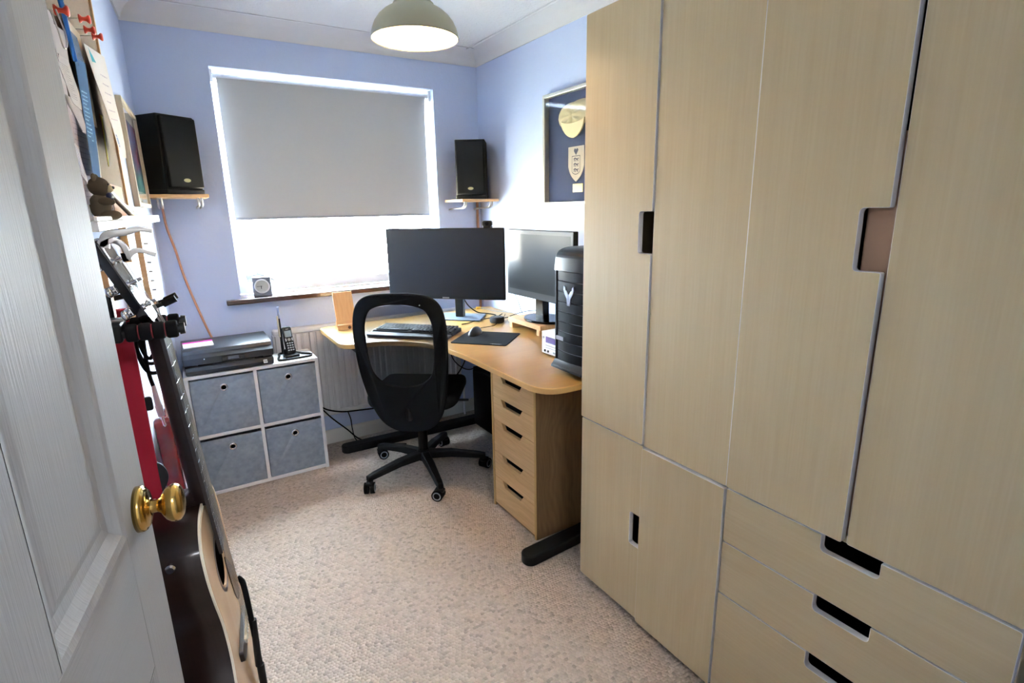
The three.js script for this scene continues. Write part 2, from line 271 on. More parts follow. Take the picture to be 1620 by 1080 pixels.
// =====================================================================
// WARDROBES (two units side by side along the right wall)
// =====================================================================
const FX = 1.2145;                                                  // plane of the door fronts
{
  const front = [M.maple, M.mapleEdge];
  // a front panel in (s along +z, y); notch: list of [edge, at, size...]
  function panelShape(w, h, notch) {
    const r = 0.006, P = [[0, 0], [w, 0]], R = [r, r];
    if (notch?.side === 'near') { P.push([w, notch.y0], [w - notch.d, notch.y0], [w - notch.d, notch.y1], [w, notch.y1]); R.push(0.004, 0.009, 0.009, 0.004); }
    P.push([w, h]); R.push(r);
    if (notch?.side === 'top') { P.push([notch.s1, h], [notch.s1, h - notch.d], [notch.s0, h - notch.d], [notch.s0, h]); R.push(0.003, 0.012, 0.012, 0.003); }
    P.push([0, h]); R.push(r); return poly(P, R);
  }
  let n = 0;
  function panel(parent, name, z, y, w, h, notch, grain = 'y', hinge = 0, open = 0, proud = 0) {
    let g = ext(panelShape(w, h, notch), 0.018, 0.0012, 2, 6);
    const uv = g.attributes.uv, ox = 0.37 * n, oy = 0.83 * n; n++;
    for (let i = 0; i < uv.count; i++) { const a = uv.getX(i), b = uv.getY(i); grain === 'y' ? uv.setXY(i, a + ox, b + oy) : uv.setXY(i, b + ox, a + oy); }
    const s0 = hinge ? w : 0; g.translate(-s0, 0, 0);
    const o = new THREE.Mesh(g, front); o.name = name; o.position.set(0.018 - proud, y, z + s0); o.rotation.y = -Math.PI / 2 + (hinge ? -open : open) ; parent.add(o); return o;
  }
  function unit(name, label, z0) {
    const o = thing(name, label, 'wardrobe', [FX, 0, z0]);
    const D = 0.60, y0 = 0.028, y1 = 1.952, c = [];
    c.push(span(0.0195, D, y0, y1, 0, 0.018, 0.001), span(0.0195, D, y0, y1, 0.582, 0.6, 0.001), span(0.0195, D, y1 - 0.018, y1, 0.018, 0.582, 0.001), span(0.0195, D, y0, y0 + 0.018, 0.018, 0.582, 0.001), span(0.0195, D, 0.66, 0.678, 0.018, 0.582, 0.001));
    part(o, 'carcass', merge(c.map((g) => metric(g, 'y'))), M.maple);
    part(o, 'back_panel', span(D - 0.012, D - 0.004, y0 + 0.018, y1 - 0.018, 0.018, 0.582, 0), M.inside);  // near-black colour stands in for the shade inside the wardrobe
    part(o, 'plinth', span(0.06, 0.075, 0, y0, 0.005, 0.595, 0), M.dark); part(o, 'plinth', span(D - 0.05, D - 0.035, 0, y0, 0.005, 0.595, 0), M.dark);  // shade of the gap under the unit put into the plinth colour
    return o;
  }
  const g = 0.0015, A = unit('wardrobe', 'maple wardrobe unit with two tall and two low doors, beside the desk', 1.83);
  const up = { side: 'near', d: 0.050, y0: 1.260 - 0.672, y1: 1.378 - 0.672 };
  panel(A, 'door', g, 0.672, 0.298 - g, 1.278, up, 'y', 0, 0, 0.004);
  panel(A, 'door', 0.3 + g, 0.668, 0.3 - 2 * g, 1.282, null, 'y', 1, 0.0, 0);
  panel(A, 'door', g, 0.032, 0.2985 - g, 0.635, { side: 'near', d: 0.046, y0: 0.270, y1: 0.386 }, 'y', 0, 0, 0);
  panel(A, 'door', 0.2995, 0.026, 0.3 - g, 0.636, null, 'y', 1, 0, 0.005);
  const Bw = unit('wardrobe', 'maple wardrobe unit with two tall doors above three wide drawers, nearest the camera', 2.43);
  panel(Bw, 'door', g, 0.6695, 0.2945 - g, 1.281, { side: 'near', d: 0.0525, y0: 1.260 - 0.6695, y1: 1.382 - 0.6695 }, 'y', 0, 0.0, 0.004);
  panel(Bw, 'door', 0.303, 0.6695, 0.297 - g, 1.281, null, 'y', 1, 0, 0);
  const dn = (h) => ({ side: 'top', s0: 0.250, s1: 0.372, d: 0.040 });
  const drawer = (y, h) => { const f = panel(Bw, 'drawer', g, y, 0.6 - 2 * g, h, dn(h), 'x'); return f; };
  drawer(0.509, 0.155); drawer(0.3485, 0.157); drawer(0.030, 0.315);
  for (const [y, h] of [[0.52, 0.10], [0.36, 0.10], [0.06, 0.24]]) part(Bw, 'drawer_box', [span(0.05, 0.52, y, y + 0.008, 0.03, 0.57, 0), span(0.05, 0.06, y, y + h * 0.55, 0.03, 0.57, 0)], M.inside);  // near-black as well: shade behind the drawer cut-outs painted in
}

single('cardboard_box', span(FX + 0.024, FX + 0.33, 0.679, 1.52, 2.672, 2.98, 0.004), mat(0xb4937a, 0.85), 'brown box standing inside the wardrobe, seen through the cut-out handle of its tall doors', 'box');
// =====================================================================
// DESK AND WHAT STANDS ON IT
// =====================================================================
const DY = 0.76;
{
  const o = thing('corner_desk', 'birch corner desk with rounded edges on black metal legs, under the window', 'desk');
  const P = [[0.692, 0.14], [0.688, 0.650], [0.88, 0.655], [1.06, 0.835], [1.10, 1.10], [1.102, 1.757], [1.80, 1.762], [1.80, 0.14]];
  const s = poly(P.map(([x, z]) => [x, -z]), [0.05, 0.09, 0.10, 0.12, 0.12, 0.12, 0.02, 0.02]);
  const g = ext(s, 0.024, 0.003, 2, 16); g.rotateX(-Math.PI / 2);
  const uv = g.attributes.uv; for (let i = 0; i < uv.count; i++) uv.setXY(i, uv.getY(i), uv.getX(i));
  const top = part(o, 'tabletop', g, [M.birch, M.birchEdge]); top.position.y = DY - 0.024;
  part(o, 'under_frame', [span(0.75, 1.7, DY - 0.074, DY - 0.0245, 0.30, 0.34, 0.004), span(1.40, 1.44, DY - 0.074, DY - 0.0245, 0.34, 1.15, 0.004), span(0.78, 0.82, DY - 0.074, DY - 0.0245, 0.2, 0.62, 0.004)], M.steel);
  const foot = (a, b) => { const d = V(b[0] - a[0], 0, b[1] - a[1]), L = d.length(), sh = roundRect(L, 0.075, 0.036, 0, -0.0375), e = ext(sh, 0.045, 0.008, 3); e.rotateX(-Math.PI / 2); e.rotateY(-Math.atan2(d.z, d.x)); e.translate(a[0], 0, a[1]); return e; };
  part(o, 'foot', foot([0.74, 0.19], [1.77, 0.225]), M.steel); part(o, 'foot', foot([1.075, 1.645], [1.78, 1.60]), M.steel);
  part(o, 'leg', [cyl(0.028, 0.028, DY - 0.07, 1.72, 0.04 + (DY - 0.07) / 2 - 0.03, 0.21), ], M.steel);
  part(o, 'leg', [cyl(0.028, 0.028, DY - 0.07, 1.55, 0.04 + (DY - 0.07) / 2 - 0.03, 1.612)], M.steel);
}
// drawer unit
{
  const o = thing('drawer_unit', 'oak drawer unit with five drawers and slanted slot handles, under the desk', 'drawers', [1.21, 0, 1.18]);
  const Wd = 0.362, Hd = 0.685, D = 0.57;
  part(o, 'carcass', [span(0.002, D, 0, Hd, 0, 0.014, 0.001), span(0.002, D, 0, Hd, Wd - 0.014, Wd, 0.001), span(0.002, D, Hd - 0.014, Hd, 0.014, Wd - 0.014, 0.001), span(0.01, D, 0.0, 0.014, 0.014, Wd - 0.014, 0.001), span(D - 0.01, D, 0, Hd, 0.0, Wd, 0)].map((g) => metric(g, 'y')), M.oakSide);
  part(o, 'front_edge', [span(0, 0.002, 0, Hd, 0, 0.013, 0), span(0, 0.002, 0, Hd, Wd - 0.013, Wd, 0), span(0, 0.002, Hd - 0.010, Hd, 0.013, Wd - 0.013, 0)], M.birchEdge);
  const ys = [0.018, 0.160, 0.290, 0.450, 0.562, 0.673];
  for (let i = 0; i < 5; i++) {
    const h = ys[i + 1] - ys[i] - 0.002, w = Wd - 0.030, yT = h;
    const c = w * 0.47, hw = 0.088, s = new THREE.Shape(); s.moveTo(0, 0); s.lineTo(w, 0); s.lineTo(w, h); s.lineTo(c + hw, h); s.lineTo(c + hw - 0.022, h - 0.030); s.lineTo(c - hw + 0.022, h - 0.030); s.lineTo(c - hw, h); s.lineTo(0, h); s.closePath();
    const g = ext(s, 0.016, 0.0006, 1); g.rotateY(-Math.PI / 2); g.translate(0.018, 0, 0);
    const d = part(o, 'drawer', metric(g, 'z', [i * 0.13, i * 0.4]), M.oak); d.position.set(0, ys[i], 0.015);
    part(d, 'slot_shade', [span(0.0185, 0.022, yT - 0.045, yT + 0.0015, c - hw - 0.01, c + hw + 0.01, 0)], M.dark);  // near-black strip close behind the slot, painted as its shade
  }
}
// big monitor on the diagonal of the corner
function screenTilt(o) { return o; }
{
  const A = [1.079, 0.26], B = [1.551, 0.76], c = [(A[0] + B[0]) / 2, (A[1] + B[1]) / 2], w = Math.hypot(B[0] - A[0], B[1] - A[1]), a = Math.atan2(-(B[1] - A[1]), B[0] - A[0]);
  const o = thing('monitor', 'large black widescreen monitor on a silver stand, in the desk corner', 'monitor', [c[0], DY, c[1]], a);
  const y0 = 0.147, y1 = 0.535;
  part(o, 'housing', [span(-w / 2, w / 2, y0, y1, -0.022, 0, 0.005), span(-w * 0.3, w * 0.3, y0 + 0.06, y1 - 0.08, -0.05, -0.02, 0.01)], M.black);
  part(o, 'screen', span(-w / 2 + 0.009, w / 2 - 0.009, y0 + 0.018, y1 - 0.009, -0.004, 0.0006, 0), phys(0x0b0d11, 0.4, { specularIntensity: 0.6 }));
  part(o, 'logo', span(-0.02, 0.02, y0 + 0.005, y0 + 0.011, -0.002, 0.0009, 0), M.silver);
  part(o, 'post', [span(-0.020, 0.030, 0.008, y0 + 0.17, -0.225, -0.19, 0.004), span(-0.04, 0.04, y0 + 0.1, y0 + 0.17, -0.20, -0.045, 0.004)], M.black);
  part(o, 'side_hook', tube([[-w / 2 + 0.004, y1 - 0.125, -0.012], [-w / 2 - 0.012, y1 - 0.135, -0.012], [-w / 2 - 0.014, y1 - 0.165, -0.012], [-w / 2 + 0.004, y1 - 0.20, -0.012]], 0.003, 24), M.black);
  const s = poly([[-0.155, -0.09], [0.155, -0.09], [0.135, 0.11], [-0.135, 0.11]], 0.012), g = ext(s, 0.008, 0.0015); g.rotateX(-Math.PI / 2); g.translate(0, 0, -0.20);
  part(o, 'stand_base', g, mat(0x6e7a86, 0.4, { metalness: 0.5 }));
}
{ // webcam
  const o = thing('webcam', 'small black webcam clipped on top of the large monitor', 'webcam', [1.490, DY + 0.535, 0.695], -0.815);
  part(o, 'body', ext(roundRect(0.052, 0.03, 0.012), 0.026, 0.004).translate(0, 0.022, -0.015), M.black);
  part(o, 'lens', cyl(0.010, 0.009, 0.006, 0, 0.022, 0.0125, 'z'), M.blackGloss); part(o, 'clip', [span(-0.02, 0.02, 0, 0.008, -0.03, 0.012, 0.002), span(-0.018, 0.018, -0.03, 0.004, -0.034, -0.027, 0.002)], M.black);
}
// wooden riser, second monitor
{
  const o = thing('monitor_riser', 'light wooden riser block under the second monitor', 'stand', [1.57, DY, 0.755]);
  part(o, 'shelf', metric(span(0, 0.23, 0.030, 0.056, 0, 0.31, 0.003), 'z'), M.pine);
  for (const z of [0.012, 0.272]) part(o, 'leg', metric(span(0.002, 0.228, 0, 0.0305, z, z + 0.026, 0.002), 'x'), M.pine);
  const m = thing('monitor', 'smaller black monitor on a glossy base, standing on the wooden riser', 'monitor', [1.605, DY + 0.056, 0.955], -Math.PI / 2);
  // local x runs along +z of the room, local z faces the room
  const x0 = -0.255, x1 = 0.325, y0 = 0.120, y1 = 0.469;
  part(m, 'housing', [span(x0, x1, y0, y1, -0.03, 0, 0.004), span(x0 + 0.1, x1 - 0.1, y0 + 0.06, y1 - 0.06, -0.055, -0.028, 0.012)], M.black);
  part(m, 'screen', span(x0 + 0.02, x1 - 0.02, y0 + 0.035, y1 - 0.022, -0.004, 0.0006, 0), phys(0x0c0f13, 0.42, { specularIntensity: 0.17 }));
  part(m, 'neck', [span(-0.035, 0.035, 0.012, y0 + 0.1, -0.075, -0.035, 0.004), span(-0.05, 0.05, y0 + 0.05, y0 + 0.14, -0.045, -0.028, 0.004)], M.blackGloss);
  const s = new THREE.Shape(); s.absellipse(0, 0, 0.13, 0.1, 0, Math.PI * 2); const g = ext(s, 0.014, 0.004, 3, 40); g.rotateX(-Math.PI / 2); g.translate(0, 0, -0.07); part(m, 'stand_base', g, M.blackGloss);
}
// keyboard with palm rest
{
  const t = 0.82, o = thing('keyboard', 'black full-size keyboard with a palm rest, in front of the large monitor', 'keyboard', [1.095, DY, 0.60], -t);
  // local x along the keys, z towards the typist
  const w = 0.45;
  part(o, 'case', [span(-w / 2, w / 2, 0.002, 0.022, -0.075, 0.065, 0.004)], M.black);
  const rest = ext(poly([[-w / 2, 0], [w / 2, 0], [w / 2, 0.07], [-w / 2, 0.07]], [0.02, 0.02, 0.002, 0.002]), 0.014, 0.003); rest.rotateX(-Math.PI / 2); rest.translate(0, 0.002, 0.137); part(o, 'palm_rest', rest, mat(0x1a1d21, 0.45));
  const key = ext(roundRect(0.0165, 0.0165, 0.003), 0.008, 0.0022, 2, 4); key.rotateX(-Math.PI / 2);
  const wide = (k) => { const g = ext(roundRect(0.0165 * k + 0.0025 * (k - 1), 0.0165, 0.003), 0.008, 0.0022, 2, 4); g.rotateX(-Math.PI / 2); return g; };
  const km = phys(0x0d0e10, 0.4, { specularIntensity: 0.5 });
  for (let row = 0; row < 6; row++) for (let i = 0; i < 21; i++) {
    if (row === 5 && i > 3 && i < 10 && i !== 6) continue;
    const x = -w / 2 + 0.018 + i * 0.0205 + ((row % 3) * 0.003), m = part(o, 'key', row === 5 && i === 6 ? wide(5.6) : key, km); m.position.set(x, 0.0215 + (5 - row) * 0.0008, -0.061 + row * 0.0215);
  }
}
// mouse mat, mouse, smart speaker puck
{
  const c = [1.334, 0.928], o = thing('mouse_mat', 'black rectangular mouse mat right of the keyboard', 'mouse mat', [c[0], DY, c[1]], -0.84);
  const g = ext(roundRect(0.285, 0.265, 0.012), 0.004, 0.001); g.rotateX(-Math.PI / 2); part(o, 'mat', g, phys(0x121315, 0.9, { specularIntensity: 0.2, bumpMap: weave, bumpScale: 0.0003 }));
  const t = canvasTex(256, 48, (q, w, h) => { q.fillStyle = '#17181a'; q.fillRect(0, 0, w, h); q.fillStyle = '#b8babd'; q.font = 'bold 34px sans-serif'; q.textAlign = 'center'; q.fillText('steelseries', w / 2, 35); });
  const p = new THREE.PlaneGeometry(0.06, 0.011); p.rotateX(-Math.PI / 2); const l = part(o, 'print', p, mat(0xffffff, 0.7, { map: t })); l.position.set(0.088, 0.0044, 0.118);
  const m = thing('computer_mouse', 'black computer mouse on the mouse mat', 'mouse', [1.325, DY + 0.004, 0.825], -0.85 );
  const b = new THREE.SphereGeometry(1, 32, 20); bent(b, (v) => { const f = v.y > 0 ? 0.036 : 0.0; v.y = v.y > 0 ? v.y * f * (1 - 0.25 * v.z) : 0; v.x *= 0.032 * (1 + 0.1 * v.z * v.z - 0.12 * Math.max(0, 1 - Math.abs(v.z))); v.z *= 0.061; });
  part(m, 'shell', b, phys(0x0b0c0e, 0.4, { specularIntensity: 0.4 })); part(m, 'scroll_wheel', cyl(0.011, 0.011, 0.008, 0, 0.022, -0.034, 'x'), M.rubber);
  const d = thing('smart_speaker', 'dark grey puck-shaped smart speaker between mouse and riser', 'speaker', [1.575, DY, 0.625]);
  part(d, 'body', lathe([[0, 0], [0.036, 0], [0.041, 0.004], [0.0425, 0.016], [0.041, 0.028], [0.036, 0.0325], [0, 0.0335]]), mat(0x202226, 0.85, { bumpMap: weave, bumpScale: 0.0006 }));
  part(d, 'top_plate', cyl(0.034, 0.034, 0.0012, 0, 0.0336, 0), mat(0x1b1c1f, 0.5)); for (const a of [0, 1, 2, 3]) part(d, 'button', cyl(0.0035, 0.0035, 0.001, 0.024 * Math.cos(a * Math.PI / 2), 0.0345, 0.024 * Math.sin(a * Math.PI / 2)), M.black);
}
// hi-fi unit
{
  const o = thing('mini_hifi', 'white compact hi-fi unit with a purple display, beside the computer tower', 'hi-fi', [1.395, DY, 1.325]);
  const h = 0.105;
  part(o, 'case', span(0, 0.25, 0.006, h, 0, 0.205, 0.004), mat(0xe6e8ec, 0.35));
  part(o, 'foot', [cyl(0.01, 0.01, 0.007, 0.03, 0.0035, 0.03), cyl(0.01, 0.01, 0.007, 0.03, 0.0035, 0.175), cyl(0.01, 0.01, 0.007, 0.22, 0.0035, 0.03), cyl(0.01, 0.01, 0.007, 0.22, 0.0035, 0.175)], M.rubber);
  part(o, 'display', span(-0.0008, 0.003, 0.058, 0.085, 0.032, 0.175, 0.0005), mat(0x3a1f7a, 0.2));
  part(o, 'disc_slot', span(-0.0008, 0.002, 0.044, 0.047, 0.03, 0.175, 0), mat(0x8f949a, 0.5)); part(o, 'tray_line', span(-0.0008, 0.002, 0.034, 0.036, 0.03, 0.175, 0), mat(0x9a9ea4, 0.5));
  for (const z of [0.026, 0.05]) part(o, 'socket', cyl(0.0055, 0.0055, 0.004, -0.0005, 0.02, z, 'x'), M.black);
  part(o, 'badge', span(-0.0008, 0.002, 0.016, 0.024, 0.085, 0.115, 0), M.grey); part(o, 'button', cyl(0.006, 0.006, 0.004, -0.0005, 0.078, 0.016, 'x'), M.grey);
}
// computer tower
{
  const o = thing('computer_tower', 'tall black computer tower with ribbed front and silver claw emblem, at the desk end', 'computer', [1.285, DY, 1.563]);
  const w = 0.19, h = 0.487, D = 0.47;
  part(o, 'case', [span(0.04, D, 0.02, h - 0.022, 0.004, w - 0.004, 0.004)], M.black);
  part(o, 'foot', [0.08, 0.38].flatMap((x) => [0.03, w - 0.03].map((z) => cyl(0.014, 0.016, 0.021, x, 0.0105, z))), M.rubber);
  // curved front bezel, nine ribs
  const curve = (z) => 0.014 * Math.pow((z - w / 2) / (w / 2), 2);
  const ribM = phys(0x08090a, 0.55, { specularIntensity: 0.2 });
  const rib = (y0, y1, inset = 0) => { const s = new THREE.Shape(), n = 12; for (let i = 0; i <= n; i++) { const z = 0.012 + (w - 0.024) * i / n; i ? s.lineTo(z, curve(z) + inset) : s.moveTo(z, curve(z) + inset); } s.lineTo(w - 0.012, 0.045); s.lineTo(0.012, 0.045); s.closePath(); const g = ext(s, y1 - y0, 0.0012, 1); g.applyMatrix4(new THREE.Matrix4().makeBasis(V(0, 0, 1), V(1, 0, 0), V(0, 1, 0))); g.translate(0, y0, 0); return g; };
  const ys = 9, y0 = 0.052, y1 = 0.402;
  for (let i = 0; i < ys; i++) part(o, 'rib_panel', rib(y0 + (y1 - y0) * i / ys + 0.0012, y0 + (y1 - y0) * (i + 1) / ys - 0.0012), ribM);
  const seam = mat(0x4a4d52, 0.5);
  for (let i = 1; i < ys; i++) part(o, 'seam_strip', rib(y0 + (y1 - y0) * i / ys - 0.0012, y0 + (y1 - y0) * i / ys + 0.0012, 0.0012), seam);
  for (const z of [0.006, w - 0.006]) part(o, 'side_trim', span(0.006, 0.05, 0.03, 0.44, z - 0.006, z + 0.006, 0.005), M.black);
  // sloping glossy cap and flared foot
  const cap = new THREE.Shape(); cap.moveTo(0.0, 0.402); cap.lineTo(0.006, 0.45); cap.quadraticCurveTo(0.015, 0.484, 0.07, h); cap.lineTo(D, h); cap.lineTo(D, h - 0.024); cap.lineTo(0.06, h - 0.03); cap.lineTo(0.05, 0.402); cap.closePath();
  part(o, 'top_cap', toCreasedNormals(ext(cap, w, 0.006, 3), 0.6), phys(0x0a0b0d, 0.35, { specularIntensity: 0.3 }));
  const ft = new THREE.Shape(); ft.moveTo(-0.014, 0.022); ft.quadraticCurveTo(-0.016, 0.03, -0.006, 0.036); ft.lineTo(0.004, 0.052); ft.lineTo(0.06, 0.052); ft.lineTo(0.06, 0.014); ft.lineTo(0, 0.014); ft.closePath();
  part(o, 'lower_lip', toCreasedNormals(ext(ft, w, 0.004, 2), 0.6), phys(0x0b0c0e, 0.5, { specularIntensity: 0.3 }));
  // emblem: forked claw outline
  const half = [[0.0012, -0.034], [0.0075, -0.034], [0.0095, -0.010], [0.021, 0.006], [0.0265, 0.020], [0.0245, 0.034], [0.0185, 0.029], [0.0165, 0.019], [0.0105, 0.017], [0.006, 0.009], [0.0012, 0.004]];
  const em = new THREE.Shape(half.map(([a, b]) => new THREE.Vector2(a, b))), em2 = new THREE.Shape(half.map(([a, b]) => new THREE.Vector2(-a, b)).reverse());
  const eg = [em, em2].map((s) => ext(s, 0.004, 0.0008)); for (const g of eg) { g.scale(1.15, 1.1, 1); g.rotateY(-Math.PI / 2); g.translate(0.002, 0.312, w / 2); }
  part(o, 'emblem', eg, mat(0xc2cad8, 0.3, { metalness: 0.6 }));
  part(o, 'badge', span(-0.0005, 0.006, 0.133, 0.148, 0.016, 0.062, 0.001), M.silver); part(o, 'badge_backing', span(0.0, 0.006, 0.131, 0.150, 0.062, 0.074, 0.001), M.black);
  part(o, 'port_panel', span(0.004, 0.02, 0.408, 0.425, 0.018, 0.05, 0.002), M.silver);
}
// tablet holder
{
  const o = thing('tablet_stand', 'small light wooden tablet stand at the left end of the desk', 'stand', [0.828, DY, 0.262], -0.05);
  const plate = metric(box(0.105, 0.20, 0.011, 0, 0, 0, 0.002), 'y'); plate.rotateX(-0.33); plate.translate(-0.006, 0.102, -0.036); part(o, 'back_plate', plate, M.pine);
  const s = new THREE.Shape(); s.moveTo(0.03, 0); s.lineTo(0.03, 0.028); s.lineTo(0.018, 0.03); s.lineTo(0.016, 0.012); s.lineTo(0.004, 0.012); s.lineTo(-0.012, 0.05); s.lineTo(-0.05, 0.0); s.closePath();
  const b = ext(s, 0.125, 0.002); b.applyMatrix4(new THREE.Matrix4().makeBasis(V(0, 0, 1), V(0, 1, 0), V(-1, 0, 0))); b.translate(0.0625, 0, 0.0); part(o, 'cradle', metric(b, 'x'), M.pine);
  part(o, 'cable_notch', cyl(0.009, 0.009, 0.004, 0.0, 0.012, 0.029, 'z'), mat(0x4a2c18, 0.8));
}

// =====================================================================
// OFFICE CHAIR
// =====================================================================
{
  const f = [0.6, -0.8], ang = Math.atan2(-f[0], -f[1]);            // local -z looks to the desk
  const o = thing('office_chair', 'black mesh-back swivel office chair on five castors, pulled up to the desk', 'chair', [1.06, 0, 0.68], ang);
  // star base: spokes at world angles 27 + 72k
  const loc = (wx, wz) => { const c = Math.cos(ang), s = Math.sin(ang); return [wx * c - wz * s, wx * s + wz * c]; };
  part(o, 'hub', lathe([[0, 0.075], [0.036, 0.078], [0.040, 0.09], [0.036, 0.125], [0.03, 0.135], [0, 0.136]]), M.black);
  part(o, 'gas_lift', [cyl(0.026, 0.026, 0.2, 0, 0.23, 0), cyl(0.018, 0.018, 0.11, 0, 0.37, 0)], M.blackGloss);
  for (let k = 0; k < 5; k++) {
    const A = (27 + 72 * k) * Math.PI / 180, [dx, dz] = loc(Math.cos(A), Math.sin(A)), L = 0.325;
    const prof = [[0.02, 0.128, 0.023], [0.15, 0.122, 0.0205], [0.30, 0.098, 0.016], [0.335, 0.088, 0.014]];
    const g = []; for (let i = 0; i < 3; i++) { const [r0, y0, w0] = prof[i], [r1, y1, w1] = prof[i + 1]; const t0 = 0.042 - i * 0.006, t1 = 0.036 - i * 0.006;
      const p = [], q = [[r0, y0, w0, t0], [r1, y1, w1, t1]].map(([r, y, w, t]) => [[r, y, w * 0.75], [r, y - 0.006, w], [r, y - t, w], [r, y - t, -w], [r, y - 0.006, -w], [r, y, -w * 0.75]]);
      for (let e = 0; e < 6; e++) { const n = (e + 1) % 6; p.push(...q[0][e], ...q[1][n], ...q[1][e], ...q[0][e], ...q[0][n], ...q[1][n]); }
      for (const s of [0, 1]) for (let e = 1; e < 5; e++) s ? p.push(...q[1][0], ...q[1][e], ...q[1][e + 1]) : p.push(...q[0][0], ...q[0][e + 1], ...q[0][e]);
      const b = new THREE.BufferGeometry(); b.setAttribute('position', new THREE.BufferAttribute(new Float32Array(p), 3)); b.setAttribute('uv', new THREE.BufferAttribute(new Float32Array(p.length / 3 * 2), 2)); b.computeVertexNormals(); b.rotateY(-Math.atan2(dz, dx)); g.push(b); }
    part(o, 'base_spoke', g, M.black);
    const c = new THREE.Group(); c.name = 'castor'; c.position.set(dx * L, 0, dz * L); c.rotation.y = 1.1 + k * 1.9; o.add(c);
    part(c, 'stem', [cyl(0.008, 0.008, 0.05, 0, 0.066, 0), ], M.steel);
    part(c, 'hood', [box(0.05, 0.018, 0.034, 0.004, 0.052, 0, 0.008)], M.black);
    for (const s of [-1, 1]) { part(c, 'wheel', cyl(0.0285, 0.0285, 0.02, 0.012, 0.0285, s * 0.0155, 'z', 28), M.rubber); part(c, 'wheel_cap', new THREE.TorusGeometry(0.0185, 0.0028, 8, 28).translate(0.012, 0.0285, s * 0.0256), M.grey); }
  }
  part(o, 'mechanism', [box(0.13, 0.045, 0.2, 0, 0.405, 0.01, 0.01), box(0.24, 0.02, 0.24, 0, 0.43, -0.01, 0.006)], M.black);
  part(o, 'lever', rod([0.05, 0.41, -0.02], [0.25, 0.40, -0.05], 0.006), M.black);
  // seat cushion
  const ss = poly([[-0.235, -0.23], [0.235, -0.23], [0.22, 0.235], [-0.22, 0.235]], [0.12, 0.12, 0.1, 0.1]); const sg = ext(ss, 0.075, 0.03, 5, 24); sg.rotateX(-Math.PI / 2); bent(sg, (v) => { const t = Math.max(0, (-v.z - 0.1) / 0.135); v.y += 0.43 - 0.025 * t * t + 0.01 * Math.pow(v.x / 0.23, 2); });
  part(o, 'seat', toCreasedNormals(sg, 0.7), M.chairFabric);
  const pan = ext(poly([[-0.2, -0.2], [0.2, -0.2], [0.2, 0.2], [-0.2, 0.2]], 0.1), 0.025, 0.008, 2); pan.rotateX(-Math.PI / 2); pan.translate(0, 0.428, 0); part(o, 'seat_pan', pan, M.black);
  // backrest, local plane x (width) / y (height); tilt and curvature by bending
  const yb = 0.322, yt = 1.035, wx = 1.06;
  const out = [[0, yb], [0.075, yb + 0.008], [0.135, yb + 0.055], [0.172, yb + 0.145], [0.197, yb + 0.29], [0.208, yb + 0.45], [0.205, yb + 0.578], [0.180, yb + 0.660], [0.12, yb + 0.702], [0, yt]].map(([x, y]) => [x * wx, y]);
  const sym = (h) => [...h, ...h.slice(1, -1).reverse().map(([x, y]) => [-x, y])];
  const inn = [[0, yb + 0.262], [0.07, yb + 0.27], [0.122, yb + 0.31], [0.143, yb + 0.37], [0.150, yb + 0.48], [0.148, yb + 0.565], [0.122, yb + 0.630], [0.07, yb + 0.654], [0, yb + 0.661]].map(([x, y]) => [x * wx, y]);
  const place = (v) => { const t = (v.y - 0.45) / 0.55; const z = 0.225 - 0.45 * v.x * v.x * (v.x * v.x < 1 ? 1.6 : 1) + 0.075 * t + 0.03 * Math.sin(t * 3.0); v.z = z + v.z; };
  const so = loop(sym(out)), fr = loop(sym(out)); fr.holes.push(loop(sym(inn), THREE.Path));
  // dense triangulation for bending comes from the many outline points
  part(o, 'back_frame', toCreasedNormals(bent(ext(fr, 0.022, 0.007, 3), place), 0.6), phys(0x08090a, 0.85, { specularIntensity: 0.25, bumpMap: weave, bumpScale: 0.0005 }));
  { // net: grid inside the window outline
    const pts = [], N = 24, K = 26, c = new THREE.SplineCurve(inn.map((p) => new THREE.Vector2(...p))); const prof = c.getPoints(200);
    const half = (y) => { let b = 0.0; for (let i = 0; i < 200; i++) { const a = prof[i], d = prof[i + 1]; if ((a.y - y) * (d.y - y) <= 0 && a.y !== d.y) b = Math.max(b, a.x + (d.x - a.x) * (y - a.y) / (d.y - a.y)); } return b + 0.006; };
    const pos = [], uv = [], idx = [];
    for (let j = 0; j <= K; j++) { const y = yb + 0.262 + (0.399) * j / K, hw = half(y); for (let i = 0; i <= N; i++) { const x = (i / N * 2 - 1) * hw, v = V(x, y, 0.010); place(v); pos.push(v.x, v.y, v.z); uv.push(x, y); } }
    for (let j = 0; j < K; j++) for (let i = 0; i < N; i++) { const a = j * (N + 1) + i, b = a + N + 1; idx.push(a, a + 1, b, a + 1, b + 1, b); }
    const g = new THREE.BufferGeometry(); g.setAttribute('position', new THREE.Float32BufferAttribute(pos, 3)); g.setAttribute('uv', new THREE.Float32BufferAttribute(uv, 2)); g.setIndex(idx); g.computeVertexNormals(); part(o, 'mesh_panel', g, M.net);
  }
  part(o, 'back_support', [tube([[0, 0.41, 0.08], [0, 0.395, 0.17], [0, 0.40, 0.212], [0, 0.46, 0.222]], 0.018, 20, 10)], M.black);
  part(o, 'back_screw', new THREE.SphereGeometry(0.004, 10, 8).translate(0.11, yt - 0.055, 0.315), M.chrome);
}

